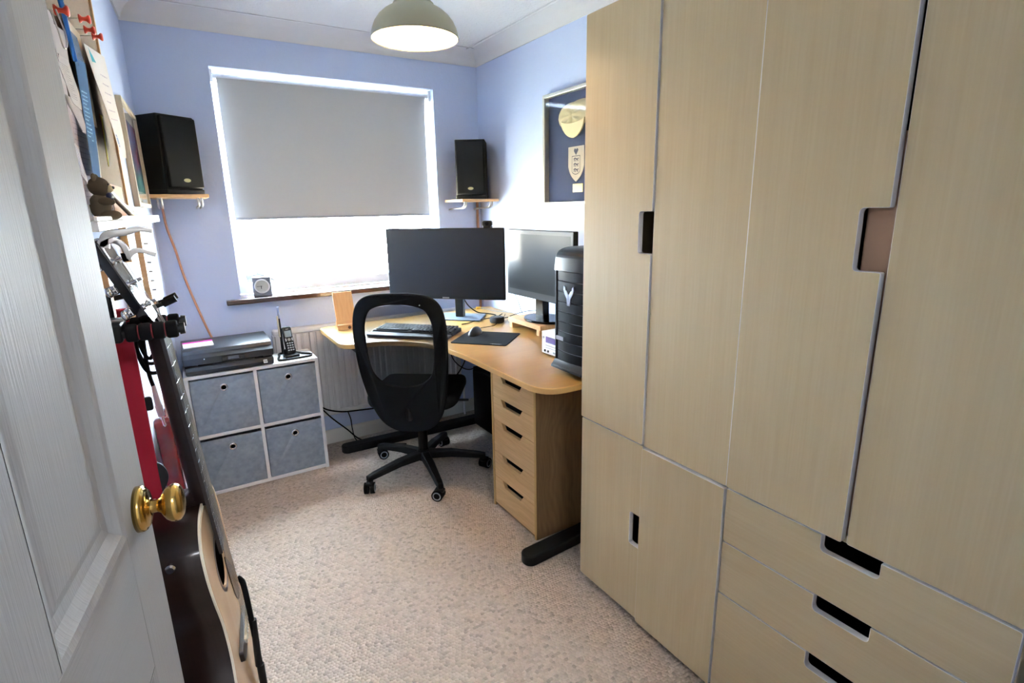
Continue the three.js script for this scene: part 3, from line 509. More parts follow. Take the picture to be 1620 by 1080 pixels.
// =====================================================================
// STORAGE CUBE, BOXES, PRINTER, PHONE
// =====================================================================
const UY = 0.638, UZ = 0.327, UX = 0.014;
{
  const o = thing('cube_shelf', 'white two-by-two cube storage shelf under the printer', 'shelf', [UX, 0, 0.092]);
  const w = 0.618, d = UZ - 0.092, t = 0.016;
  part(o, 'side_panel', span(0, t, 0, UY - t, 0, d, 0.001), M.white); part(o, 'side_panel', span(w - t, w, 0, UY - t, 0, d, 0.001), M.white);
  part(o, 'top_panel', span(0, w, UY - t, UY, 0, d, 0.001), M.white); part(o, 'bottom_panel', span(t, w - t, 0.004, 0.004 + t, 0, d, 0.001), M.white);
  part(o, 'divider', span(w / 2 - t / 2, w / 2 + t / 2, 0.02, UY - t, 0, d - 0.001, 0.001), M.white); part(o, 'middle_shelf', span(t, w - t, UY / 2 - t / 2, UY / 2 + t / 2, 0, d - 0.002, 0.001), M.white);
  part(o, 'back_board', span(t, w - t, 0.02, UY - t, 0, 0.003, 0), M.white);
  const names = { '0,0': 'grey fabric storage box in the lower left cube', '1,0': 'grey fabric storage box in the lower right cube', '0,1': 'grey fabric storage box in the upper left cube, below the printer', '1,1': 'grey fabric storage box in the upper right cube, below the telephone' };
  for (let i = 0; i < 2; i++) for (let j = 0; j < 2; j++) {
    const bw = 0.286, bh = [0.287, 0.289][j] - (j ? 0.004 : 0.012), x = UX + (i ? w / 2 + t / 2 + 0.003 : t + 0.003), y = j ? UY / 2 + t / 2 : 0.0205;
    const b = thing('storage_box', names[`${i},${j}`], 'storage box', [x + bw / 2, y, 0.115], 0, 'grey fabric boxes in the cube shelf');
    const D = UZ - 0.115 - 0.006, s = roundRect(bw, bh, 0.004, -bw / 2, 0), hole = new THREE.Path(); const cy = bh - 0.052; hole.absarc(0, cy, 0.012, 0, Math.PI * 2); s.holes.push(hole);
    const g = ext(s, 0.006, 0.0015, 2, 20); g.translate(0, 0, D - 0.006); bent(g, (v) => { v.y += v.y > bh * 0.9 ? -0.006 * (1 - Math.pow(v.x / (bw / 2), 2)) * (j ? 0.4 : 1) : 0; v.z += 0.004 * Math.sin(v.x * 17 + i * 2 + j) * Math.sin(v.y * 9 + i); });
    part(b, 'front_panel', toCreasedNormals(g, 0.6), M.felt);
    part(b, 'body', [span(-bw / 2, -bw / 2 + 0.004, 0, bh - 0.008, 0, D - 0.006, 0), span(bw / 2 - 0.004, bw / 2, 0, bh - 0.008, 0, D - 0.006, 0), span(-bw / 2, bw / 2, 0, 0.004, 0, D - 0.006, 0), span(-bw / 2, bw / 2, 0, bh - 0.008, 0, 0.004, 0)], M.felt);
    part(b, 'eyelet', lathe([[0.0115, -0.004], [0.0105, 0], [0.0115, 0.0026], [0.0150, 0.0032], [0.0190, 0.001], [0.0190, -0.003]], 28).rotateX(Math.PI / 2).translate(0, cy, D + 0.0035), M.chrome);
    part(b, 'inner_layer', span(-bw / 2 + 0.005, bw / 2 - 0.005, 0.01, bh - 0.02, D - 0.035, D - 0.03, 0), M.dark);  // near-black sheet stands in for the shade seen through the eyelet
  }
}
{ // printer
  const o = thing('printer', 'black all-in-one inkjet printer on the white cube shelf', 'printer', [0.022, UY, 0.06]);
  const w = 0.400, d = 0.275;
  const prof = (pts) => { const s = new THREE.Shape(); pts.forEach((p, i) => i ? s.lineTo(...p) : s.moveTo(...p)); s.closePath(); return s; };
  const sweep = (pts, x0, x1, b = 0.006) => { const g = ext(prof(pts), x1 - x0, b, 3); g.applyMatrix4(new THREE.Matrix4().makeBasis(V(0, 0, 1), V(0, 1, 0), V(-1, 0, 0))); g.translate(x1, 0, 0); return toCreasedNormals(g, 0.5); };
  part(o, 'base', sweep([[0, 0.004], [d - 0.012, 0.004], [d + 0.004, 0.026], [d - 0.004, 0.042], [0, 0.046]], 0.004, w - 0.004), mat(0x16171a, 0.5));
  part(o, 'body', sweep([[0, 0.045], [d - 0.03, 0.045], [d - 0.012, 0.052], [d - 0.004, 0.085], [d - 0.03, 0.102], [0, 0.104]], 0, w), mat(0x1b1d21, 0.3));
  part(o, 'scanner_lid', sweep([[0, 0.104], [d - 0.026, 0.102], [d - 0.034, 0.118], [d - 0.06, 0.124], [0, 0.126]], 0.002, w - 0.002, 0.005), mat(0x23262a, 0.35));
  part(o, 'foot', [cyl(0.012, 0.012, 0.005, 0.03, 0.0025, 0.05), cyl(0.012, 0.012, 0.005, w - 0.03, 0.0025, 0.05), cyl(0.012, 0.012, 0.005, 0.03, 0.0025, d - 0.04), cyl(0.012, 0.012, 0.005, w - 0.03, 0.0025, d - 0.04)], M.rubber);
  part(o, 'output_slot', span(0.06, w - 0.05, 0.046, 0.056, d - 0.05, d - 0.012, 0.002), M.blackGloss);
  part(o, 'output_tray', span(0.16, w - 0.09, 0.044, 0.048, d - 0.06, d + 0.004, 0.0015), mat(0x34373c, 0.25));
  const face = (g) => { g.rotateX(-0.24); return g; };
  part(o, 'display', face(box(0.05, 0.024, 0.003, 0, 0, 0, 0.001)).translate(0.215, 0.072, d - 0.0065), mat(0x2c3440, 0.15)); part(o, 'display_bezel', face(box(0.1, 0.03, 0.002, 0, 0, 0, 0.0008)).translate(0.215, 0.072, d - 0.0075), M.blackGloss);
  part(o, 'power_button', face(cyl(0.003, 0.003, 0.003, 0, 0, 0, 'z')).translate(0.09, 0.078, d - 0.006), mat(0xd8dce2, 0.4));
  const t = canvasTex(96, 96, (q) => { q.fillStyle = '#c9ccd1'; q.fillRect(0, 0, 96, 96); q.fillStyle = '#16171a'; q.font = 'italic bold 64px sans-serif'; q.textAlign = 'center'; q.fillText('hp', 48, 66); });
  const lg = new THREE.PlaneGeometry(0.018, 0.018); const l = part(o, 'logo', lg, mat(0xffffff, 0.4, { map: t })); l.position.set(w - 0.045, 0.026, d + 0.0045); l.rotation.x = -0.5;
  const c = single('paper_pad', [box(0.13, 0.006, 0.10, 0, 0.003, 0, 0.001)], M.paper, 'white notepaper pad with a pink edge lying on the printer lid', 'paper'); c.position.set(0.098, UY + 0.1262, 0.22); c.rotation.y = 0.02;
  part(c, 'pink_edge', box(0.13, 0.0045, 0.012, 0, 0.0082, -0.047, 0.001), mat(0xe63fa8, 0.6), 'pink strip'); 
}
{ // telephone on its cradle, lying loop aerial
  const p = [0.520, UY, 0.232], o = thing('cordless_phone', 'black cordless telephone standing in its charging cradle, right of the printer', 'telephone', p, 0.18);
  part(o, 'cradle', [ext(poly([[-0.036, -0.028], [0.036, -0.028], [0.034, 0.036], [-0.034, 0.036]], 0.01), 0.018, 0.004).rotateX(-Math.PI / 2)], M.black);
  part(o, 'cradle_rest', box(0.062, 0.032, 0.02, 0, 0.028, -0.022, 0.005), M.black);
  const h = new THREE.Group(); h.name = 'handset'; h.position.set(0, 0.018, 0.0); h.rotation.x = -0.27; o.add(h);
  part(h, 'shell', ext(roundRect(0.047, 0.148, 0.012, -0.0235, 0), 0.02, 0.005, 3).translate(0, 0, -0.01), M.black);
  part(h, 'screen', box(0.034, 0.034, 0.002, 0, 0.108, 0.0105, 0.0008), mat(0x93a3aa, 0.25)); part(h, 'navigation_pad', cyl(0.008, 0.008, 0.003, 0, 0.077, 0.011, 'z'), M.nickel);
  for (const s of [-1, 1]) part(h, 'soft_key', box(0.007, 0.016, 0.002, s * 0.0165, 0.077, 0.0108, 0.0008), mat(0xcfd3d8, 0.4));
  for (let r = 0; r < 4; r++) for (let c = 0; c < 3; c++) part(h, 'key', box(0.0085, 0.0065, 0.0022, (c - 1) * 0.0125, 0.058 - r * 0.0125, 0.0108, 0.0009), mat(0xcfd3d8, 0.4));
  part(h, 'earpiece', box(0.014, 0.003, 0.001, 0, 0.134, 0.0104, 0.0004), M.nickel);
  const a = thing('indoor_aerial', 'black loop-footed indoor aerial with a pale upright rod, behind the telephone', 'aerial', [0.52, UY, 0.20]);
  part(a, 'loop_foot', tube([[-0.045, 0.006, -0.055], [-0.058, 0.006, 0.0], [-0.068, 0.006, 0.083], [0.0, 0.006, 0.090], [0.085, 0.006, 0.078], [0.098, 0.006, 0.045], [0.06, 0.006, 0.0], [0.02, 0.006, -0.055]], 0.0058, 90, 8, true), M.black);
  part(a, 'upright', rod([-0.028, 0.004, -0.052], [-0.028, 0.20, -0.064], 0.008, 0.006), M.black);
  part(a, 'rod', [rod([-0.036, 0.10, -0.05], [-0.036, 0.215, -0.056], 0.0045, 0.0042)], mat(0xe2ddc8, 0.4)); part(a, 'tip', rod([-0.028, 0.20, -0.06], [-0.026, 0.262, -0.063], 0.006, 0.007), mat(0x9aa7c4, 0.3, { metalness: 0.4 }));
}
// radiator
{
  const o = thing('radiator', 'white ribbed panel radiator under the window', 'radiator', [0.46, 0.2, 0.018]);
  const w = 1.15, h = 0.56, m = mat(0xe4e4e6, 0.4), pitch = 0.0365, n = Math.floor(w / pitch);
  const pr = new THREE.Shape(); pr.moveTo(0, 0); pr.lineTo(0, 0.044); for (let i = 0; i < n; i++) { const x = i * pitch; pr.lineTo(x + 0.007, 0.044); pr.lineTo(x + 0.012, 0.056); pr.lineTo(x + 0.030, 0.056); pr.lineTo(x + 0.035, 0.044); } pr.lineTo(w, 0.044); pr.lineTo(w, 0); pr.closePath();
  const g = ext(pr, h - 0.07, 0); g.applyMatrix4(new THREE.Matrix4().makeBasis(V(1, 0, 0), V(0, 0, 1), V(0, 1, 0))); g.index; 
  // the basis swaps handedness: turn the faces
  const p = g.attributes.position, nn = g.attributes.normal; for (let i = 0; i < p.count; i += 3) { for (let k = 0; k < 3; k++) { for (const A of [p, nn]) { const a = A.getComponent(i + 1, k); A.setComponent(i + 1, k, A.getComponent(i + 2, k)); A.setComponent(i + 2, k, a); } } }
  g.computeVertexNormals(); g.translate(0, 0.035, 0); part(o, 'ribbed_panel', g, m);
  part(o, 'top_rail', span(0, w, h - 0.035, h, 0.006, 0.054, 0.012, 3), m); part(o, 'bottom_rail', span(0, w, 0, 0.035, 0.006, 0.054, 0.012, 3), m);
  part(o, 'bracket', [span(0.1, 0.13, 0.1, 0.4, -0.017, 0.002, 0), span(w - 0.13, w - 0.1, 0.1, 0.4, -0.017, 0.002, 0)], m);
  part(o, 'pipe', [rod([w + 0.02, -0.2, 0.03], [w + 0.02, 0.02, 0.03], 0.0075), rod([w - 0.01, 0.02, 0.03], [w + 0.025, 0.02, 0.03], 0.009)], M.white);
}
{ // black speaker box under the desk
  const o = thing('subwoofer', 'black box-shaped subwoofer standing on the carpet under the desk corner', 'speaker', [1.578, 0, 0.275]);
  part(o, 'cabinet', span(0.012, 0.215, 0.015, 0.41, 0, 0.30, 0.004), M.vinyl); part(o, 'grille', span(0, 0.013, 0.03, 0.395, 0.015, 0.285, 0.005), M.grille);
  part(o, 'foot', [0.04, 0.19].flatMap((x) => [0.04, 0.26].map((z) => cyl(0.012, 0.014, 0.016, x, 0.008, z))), M.rubber);
  const q = thing('power_adapter', 'black plug adaptor with cables on top of the subwoofer', 'plug', [1.66, 0.41, 0.40]);
  part(q, 'block', [box(0.06, 0.035, 0.09, 0, 0.0185, 0, 0.006)], M.black); part(q, 'plug', [cyl(0.02, 0.018, 0.04, -0.03, 0.056, 0.02, 'y')], M.black); part(q, 'cable', tube([[-0.03, 0.07, 0.02], [-0.08, 0.06, 0.03], [-0.16, 0.02, -0.02], [-0.22, 0.08, -0.10], [-0.2, 0.2, -0.16], [-0.1, 0.27, -0.18]], 0.0032), M.rubber);
}

// =====================================================================
// WINDOW THINGS: blind, clock
// =====================================================================
{
  const o = thing('roller_blind', 'grey roller blind pulled two thirds down over the window', 'blind', [0, 0, -0.06]);
  part(o, 'cassette', [cyl(0.019, 0.019, 1.165, 0.935, 2.062, 0, 'x', 24)], mat(0xe3e6ea, 0.5));
  part(o, 'bracket', [span(0.337, 0.352, 2.035, 2.095, -0.022, 0.022, 0.002)], M.white); part(o, 'bracket', [span(1.514, 1.529, 2.035, 2.095, -0.022, 0.022, 0.002)], M.white);
  const g = new THREE.PlaneGeometry(1.126, 0.69, 60, 40).translate(0.93, 1.713, 0); bent(g, (v) => { const t = (2.058 - v.y) / 0.69; v.z = 0.019 - 0.018 * Math.min(1, t * 6) + 0.0022 * t * t * Math.sin(v.x * 13 + 1.5 * v.y) + 0.0012 * t * Math.sin(v.x * 31 - v.y * 9); });
  part(o, 'fabric', g, M.blind); part(o, 'bottom_bar', span(0.367, 1.493, 1.358, 1.372, -0.004, 0.005, 0.003), mat(0x9a9ba0, 0.7));
  const ch = []; for (const z of [0.012, -0.012]) for (let y = 0; y < 95; y++) ch.push(new THREE.SphereGeometry(0.0019, 6, 4).translate(1.503, 2.06 - y * 0.0085, z)); const c = part(o, 'bead_chain', ch, M.white); c.userData.kind = 'stuff';
}
{
  const o = thing('desk_clock', 'small grey square clock with a round dial on the window sill', 'clock', [0.452, WIN.y0, -0.035], -0.15);
  part(o, 'case', box(0.094, 0.106, 0.058, 0, 0.053, 0, 0.004), mat(0x6e7480, 0.4));
  part(o, 'bezel', new THREE.TorusGeometry(0.036, 0.0035, 10, 40).translate(0, 0.056, 0.03), mat(0xe8eaee, 0.3)); part(o, 'dial', cyl(0.035, 0.035, 0.002, 0, 0.056, 0.0295, 'z', 40), mat(0xb9bdb8, 0.6));
  part(o, 'hour_hand', box(0.003, 0.018, 0.001, -0.004, 0.05, 0.031, 0).rotateZ(0), M.black); part(o, 'minute_hand', box(0.028, 0.002, 0.001, -0.012, 0.056, 0.0315, 0), M.black);
}

// =====================================================================
// SPEAKERS ON SHELVES
// =====================================================================
function speaker(label, x, y, z, turn) {
  const o = thing('loudspeaker', label, 'speaker', [x, y, z], turn, 'black loudspeakers on corner shelves'), w = 0.18, h = 0.345, d = 0.20;
  part(o, 'cabinet', span(-w / 2, w / 2, 0.0, h, -d / 2, d / 2 - 0.018, 0.005), M.vinyl); part(o, 'plinth', span(-w / 2 - 0.003, w / 2 + 0.003, 0, 0.022, -d / 2, d / 2 - 0.012, 0.004), M.black);
  const s = roundRect(w - 0.012, h - 0.036, 0.008, -(w - 0.012) / 2, 0), g = ext(s, 0.022, 0.006, 3); g.translate(0, 0.028, d / 2 - 0.019); part(o, 'grille', g, M.grille);
  const b = new THREE.Shape(); b.absellipse(0, 0, 0.017, 0.0085, 0, Math.PI * 2); part(o, 'badge', ext(b, 0.003, 0.001, 2, 24).translate(0.0, 0.062, d / 2 + 0.0025), mat(0xd8cf9a, 0.3, { metalness: 0.5 }));
  return o;
}
speaker('black loudspeaker on the shelf in the left corner of the window wall', 0.105, 1.484, 0.150, 0.60);
speaker('black loudspeaker on the shelf in the right corner of the window wall', 1.700, 1.452, 0.145, -0.58);
function cornerShelf(label, x, y, x0, x1, depth) {
  const o = thing('wall_shelf', label, 'shelf', [x, y, 0], 0, 'small wooden speaker shelves');
  part(o, 'board', metric(span(x0, x1, -0.016, 0, 0.002, depth, 0.003), 'x'), M.pine);
  for (const bx of [x0 + 0.03, x1 - 0.045]) part(o, 'bracket', [new THREE.TubeGeometry(new THREE.CatmullRomCurve3([V(bx, -0.016, depth - 0.03), V(bx, -0.035, depth - 0.035), V(bx, -0.05, depth - 0.06), V(bx, -0.055, 0.06), V(bx, -0.06, 0.003)]), 24, 0.005, 8), new THREE.TubeGeometry(new THREE.CatmullRomCurve3([V(bx + 0.014, -0.016, depth - 0.03), V(bx + 0.014, -0.035, depth - 0.035), V(bx + 0.014, -0.05, depth - 0.06), V(bx + 0.014, -0.055, 0.06), V(bx + 0.014, -0.06, 0.003)]), 24, 0.005, 8)], M.nickel);
  return o;
}
cornerShelf('pale wooden shelf with bent metal brackets under the left speaker', 0, 1.484, 0.004, 0.240, 0.27);
cornerShelf('pale wooden shelf with bent metal brackets under the right speaker', 0, 1.452, 1.575, 1.830, 0.25);
single('speaker_cable', tube([[0.045, 1.425, 0.008], [0.05, 1.33, 0.006], [0.07, 1.22, 0.006], [0.09, 1.08, 0.006], [0.125, 0.92, 0.007], [0.155, 0.80, 0.01], [0.17, 0.75, 0.03]], 0.0055, 60), mat(0xd39a80, 0.6), 'orange pink speaker cable running down the wall from the left speaker shelf', 'cable');
single('speaker_cable', tube([[1.805, 1.44, 0.009], [1.806, 1.2, 0.009], [1.805, 0.95, 0.009], [1.806, 0.72, 0.009]], 0.009, 40), mat(0xa5785f, 0.6), 'brown speaker cable running straight down the right corner', 'cable');

// =====================================================================
// PENDANT LAMP
// =====================================================================
{
  const o = thing('pendant_lamp', 'olive grey dome pendant lamp, lit, hanging from the ceiling', 'lamp', [LAMP.x, LAMP.y, LAMP.z]);
  const outer = [[0.158, 0], [0.1572, 0.010], [0.152, 0.030], [0.143, 0.050], [0.128, 0.070], [0.108, 0.087], [0.089, 0.098], [0.077, 0.104], [0.073, 0.108], [0.073, 0.114], [0.066, 0.120], [0.05, 0.140], [0.036, 0.172], [0.030, 0.205], [0.028, 0.225], [0.012, 0.232]];
  const inner = outer.slice(0, 12).map(([r, y]) => [r - 0.003, y]).reverse();
  part(o, 'shade', toCreasedNormals(lathe([...outer].reverse(), 72), 0.5), mat(0xa5a592, 0.45, { side: THREE.DoubleSide }));
  part(o, 'inner_layer', lathe(inner, 72), mat(0xf6efe2, 0.5, { side: THREE.DoubleSide }), 'white inside');
  part(o, 'rim', new THREE.TorusGeometry(0.1565, 0.0022, 8, 72).rotateX(Math.PI / 2), mat(0x8a8670, 0.4));
  part(o, 'bulb', lathe([[0, -0.0], [0.018, 0.004], [0.028, 0.018], [0.030, 0.032], [0.024, 0.052], [0.015, 0.066], [0.013, 0.088], [0, 0.089]]).translate(0, 0.03, 0), mat(0xfff4e0, 0.4, { emissive: 0xffe2b4, emissiveIntensity: 6 }));
  part(o, 'lamp_holder', cyl(0.018, 0.02, 0.06, 0, 0.149, 0), M.white);
  part(o, 'cord', cyl(0.0035, 0.0035, H - LAMP.y - 0.245, 0, 0.23 + (H - LAMP.y - 0.245) / 2, 0), M.white); part(o, 'ceiling_rose', lathe([[0, -0.028], [0.012, -0.028], [0.036, -0.012], [0.04, 0], [0, 0]], 32).translate(0, H - LAMP.y, 0), M.white);
  const l = new THREE.PointLight(0xffd3a0, LAMP.power); l.position.set(LAMP.x, LAMP.y + 0.062, LAMP.z); l.castShadow = true; l.shadow.radius = 1.2; l.name = 'pendant_light'; scene.add(l);
}
{ // landing light, out of view behind the camera: lights door, drawers and near carpet
  const o = thing('unseen_ceiling_light', 'unseen square ceiling light on the landing, placed to light door and wardrobe', 'lamp', [0.35, H, 4.1]);
  part(o, 'frame', [box(0.50, 0.03, 0.50, 0, -0.0155, 0, 0.006)], M.white); part(o, 'diffuser', box(0.46, 0.006, 0.46, 0, -0.0325, 0, 0.002), mat(0xffffff, 0.5, { emissive: 0xf4f6ff, emissiveIntensity: 2 }));
  const l = new THREE.RectAreaLight(0xf4f6ff, UNSEEN_LAMP.power, 0.46, 0.46); l.position.set(0.35, H - 0.04, 4.1); l.lookAt(0.35, 0, 4.1001); l.name = 'unseen_landing_light'; scene.add(l);
}
// =====================================================================
// RIGHT WALL: framed cap and shield
// =====================================================================
{
  const o = thing('shadow_box', 'silver shadow-box frame with cream cap and shield badge on navy cloth', 'frame', [W, 1.404, 0.765]);
  const w = 0.535, h = 0.552, d = 0.036, t = 0.017, fm = mat(0xc9c8bb, 0.3, { metalness: 0.55 });   // local x runs into the room as -x
  part(o, 'frame_side', span(-d, -0.001, 0, h, 0, t, 0.003), fm); part(o, 'frame_side', span(-d, -0.001, 0, h, w - t, w, 0.003), fm);
  part(o, 'frame_side', span(-d, -0.001, 0, t, t, w - t, 0.003), fm); part(o, 'frame_side', span(-d, -0.001, h - t, h, t, w - t, 0.003), fm);
  part(o, 'backing', span(-0.006, -0.001, t, h - t, t, w - t, 0), mat(0x1c2a4a, 0.9, { bumpMap: weave, bumpScale: 0.0004 }));
  part(o, 'glass', new THREE.PlaneGeometry(w - 2 * t, h - 2 * t).rotateY(-Math.PI / 2).translate(-d + 0.007, h / 2, w / 2), M.glass);
  // cap: squashed panelled crown with a short peak
  const cap = new THREE.SphereGeometry(1, 64, 32), N = makeNoise(55); bent(cap, (v) => { const a = Math.atan2(v.y, v.z), f = 1 + 0.10 * Math.sin(a * 3 + 0.4) * (1 - Math.abs(v.x)) + 0.16 * (N.fbm(v.z * 2 + 5, v.y * 2 + 5, 3) - 0.5); const k = v.x < 0 ? 0.022 * (1 + 0.5 * (N.fbm(v.z * 3 + 9, v.y * 3 + 9, 3) - 0.5) + 0.16 * Math.cos(a * 6)) : 0.002; const z = v.z * 0.135 * f, y = v.y * 0.070 * f; v.x *= k; v.z = z; v.y = y + 0.015 * (z / 0.135) ; });
  const cm = mat(0xcabf98, 0.9, { bumpMap: weave, bumpScale: 0.0004 });
  const c = part(o, 'cap', cap, cm); c.position.set(-0.008, 0.425, 0.235);
  const brim = new THREE.Shape(); brim.moveTo(-0.085, 0); brim.quadraticCurveTo(-0.07, -0.075, 0.01, -0.085); brim.quadraticCurveTo(0.085, -0.075, 0.095, 0); brim.quadraticCurveTo(0, -0.03, -0.085, 0);
  const bg = ext(brim, 0.008, 0.002, 2); bg.rotateY(-Math.PI / 2); bg.translate(-0.012, 0, 0); const bm = part(c, 'peak', bg, cm); bm.position.set(-0.008, -0.022, 0.012);
  // shield with crest print
  const st = canvasTex(256, 340, (q) => {
    q.fillStyle = '#b9b3a2'; q.fillRect(0, 0, 256, 340); q.strokeStyle = '#d8d3c4'; q.lineWidth = 10; q.strokeRect(6, 6, 244, 328); q.fillStyle = '#23283c'; q.strokeStyle = '#23283c'; q.lineWidth = 6;
    q.beginPath(); q.moveTo(128, 88); q.lineTo(96, 52); q.arc(112, 44, 18, Math.PI, 0); q.arc(146, 44, 18, Math.PI, 0); q.lineTo(128, 88); q.fill();
    q.beginPath(); q.moveTo(66, 96); q.lineTo(190, 96); q.lineTo(190, 240); q.quadraticCurveTo(180, 262, 128, 268); q.quadraticCurveTo(76, 262, 66, 240); q.closePath(); q.stroke();
    for (let i = 0; i < 3; i++) { const y = 122 + i * 50; q.lineWidth = 11; q.beginPath(); q.moveTo(92, y + 2); q.quadraticCurveTo(112, y - 12, 132, y); q.quadraticCurveTo(150, y + 12, 168, y - 6); q.moveTo(104, y); q.lineTo(98, y + 24); q.moveTo(128, y); q.lineTo(124, y + 26); q.moveTo(150, y + 4); q.lineTo(160, y + 26); q.stroke(); }
  });
  const sh = new THREE.Shape(); sh.moveTo(-0.062, 0.083); sh.lineTo(0.062, 0.083); sh.lineTo(0.062, -0.01); sh.quadraticCurveTo(0.052, -0.058, 0, -0.085); sh.quadraticCurveTo(-0.052, -0.058, -0.062, -0.01); sh.closePath();
  const sg = ext(sh, 0.004, 0.001, 1, 16), su = sg.attributes.uv; for (let i = 0; i < su.count; i++) su.setXY(i, su.getX(i) / 0.128 + 0.5, su.getY(i) / 0.172 + 0.5);
  sg.rotateY(-Math.PI / 2); sg.translate(-0.006, 0.198, 0.252); part(o, 'shield_badge', sg, [mat(0xffffff, 0.8, { map: st }), mat(0xb9b3a2, 0.8)]);
  part(o, 'plaque', span(-0.009, -0.006, 0.062, 0.103, 0.226, 0.306, 0.001), mat(0xcbb37a, 0.3, { metalness: 0.6 }));
}

// =====================================================================
// LEFT WALL: picture, notice board, ledge, instruments
// =====================================================================
const lw = (name, label, category, a, y, d = 0, group) => thing(name, label, category, leftWall(a, y, d), LT, group); // local x out of the wall, z along it towards the viewer
{
  const o = lw('framed_picture', 'framed purple and teal print with white mount, on the left wall beside the speaker', 'picture', 0.26, 1.425);
  const w = 0.50, h = 0.382, t = 0.016, fm = mat(0xb9ab93, 0.45);
  part(o, 'frame_side', span(0.001, 0.02, 0, h, 0, t, 0.002), fm); part(o, 'frame_side', span(0.001, 0.02, 0, h, w - t, w, 0.002), fm); part(o, 'frame_side', span(0.001, 0.02, 0, t, t, w - t, 0.002), fm); part(o, 'frame_side', span(0.001, 0.02, h - t, h, t, w - t, 0.002), fm);
  part(o, 'mount', span(0.001, 0.010, t, h - t, t, w - t, 0), mat(0xd9d6cc, 0.8));
  const N = makeNoise(66), tx = tex(128, 128, (u, v) => { const n = N.fbm(u * 5, v * 5, 4), m = N.fbm(u * 9 + 4, v * 4, 3); const sky = [88, 96, 140], red = [150, 70, 90], teal = [70, 140, 140]; const t1 = Math.max(0, Math.min(1, (m - 0.42) * 5)), t2 = Math.max(0, Math.min(1, (0.45 - v + (n - 0.5) * 0.6) * 4)); return [0, 1, 2].map((k) => (sky[k] * (1 - t1) + red[k] * t1) * (1 - t2) + teal[k] * t2 + 30 * (n - 0.5)); });
  part(o, 'print', new THREE.PlaneGeometry(w - 0.12, h - 0.12).rotateY(Math.PI / 2).translate(0.0106, h / 2, w / 2), mat(0xffffff, 0.5, { map: tx }));
  part(o, 'glass', new THREE.PlaneGeometry(w - 2 * t, h - 2 * t).rotateY(Math.PI / 2).translate(0.014, h / 2, w / 2), M.glass);
}
{
  const o = lw('notice_board', 'cork notice board crowded with papers, on the left wall behind the door', 'board', 1.12, 1.412);
  const cork = tex(256, 256, (u, v) => { const n = nz.fbm(u * 60, v * 60, 3), m = nz2.n(u * 120, v * 120) > 0.78 ? 0.75 : 1; return [84 * (0.75 + 0.4 * n) * m, 62 * (0.75 + 0.4 * n) * m, 44 * (0.75 + 0.4 * n) * m]; });
  part(o, 'cork', metric(span(0.001, 0.014, 0.01, 0.59, 0.01, 0.99, 0)), mat(0xffffff, 0.95, { map: tiled(cork, 0.25, 0.25) }));
  for (const [a, b, c, d] of [[0, 0.6, 0, 0.014], [0, 0.6, 0.986, 1.0], [0, 0.014, 0.014, 0.986], [0.586, 0.6, 0.014, 0.986]]) part(o, 'frame_side', metric(span(0.001, 0.02, a, b, c, d, 0.002), 'y'), M.pine);
}
function sheet(name, label, category, corners, m, curl = 0.006, group, th = 0.0006) {   // corners near-top, far-top, far-bottom, near-bottom as [a, y, d]
  const P = corners.map((c) => V(...leftWall(...c))), n = 14, pos = [], uv = [], idx = [], base = P[3].clone(), layer = (n + 1) * (n + 1);
  const nor = P[1].clone().sub(P[0]).cross(P[3].clone().sub(P[0])).normalize(); if (nor.x < 0) nor.negate();
  for (const s of [0, 1]) for (let j = 0; j <= n; j++) for (let i = 0; i <= n; i++) {
    const u = i / n, v = j / n, p = P[0].clone().multiplyScalar((1 - u) * (1 - v)).addScaledVector(P[1], u * (1 - v)).addScaledVector(P[2], u * v).addScaledVector(P[3], (1 - u) * v);
    p.addScaledVector(nor, curl * (v * v * Math.cos(u * 3.2 + 0.3) + 0.4 * Math.sin(u * 5 + v * 4) * v) - s * th).sub(base); pos.push(p.x, p.y, p.z); uv.push(u, 1 - v);
  }
  const q = (a, b, c, d) => idx.push(a, b, c, a, c, d);
  for (let j = 0; j < n; j++) for (let i = 0; i < n; i++) { const a = j * (n + 1) + i, b = a + 1, c = a + n + 2, d = a + n + 1; q(d, c, b, a); q(layer + a, layer + b, layer + c, layer + d); }
  for (let i = 0; i < n; i++) { const t = i, bt = n * (n + 1) + i, l = i * (n + 1), r = l + n; q(t, t + 1, layer + t + 1, layer + t); q(bt + 1, bt, layer + bt, layer + bt + 1); q(l + n + 1, l, layer + l, layer + l + n + 1); q(r, r + n + 1, layer + r + n + 1, layer + r); }
  const g = new THREE.BufferGeometry(); g.setAttribute('position', new THREE.Float32BufferAttribute(pos, 3)); g.setAttribute('uv', new THREE.Float32BufferAttribute(uv, 2)); g.setIndex(idx); g.computeVertexNormals();
  const o = single(name, g, m, label, category, group); o.position.copy(base); return o;
}
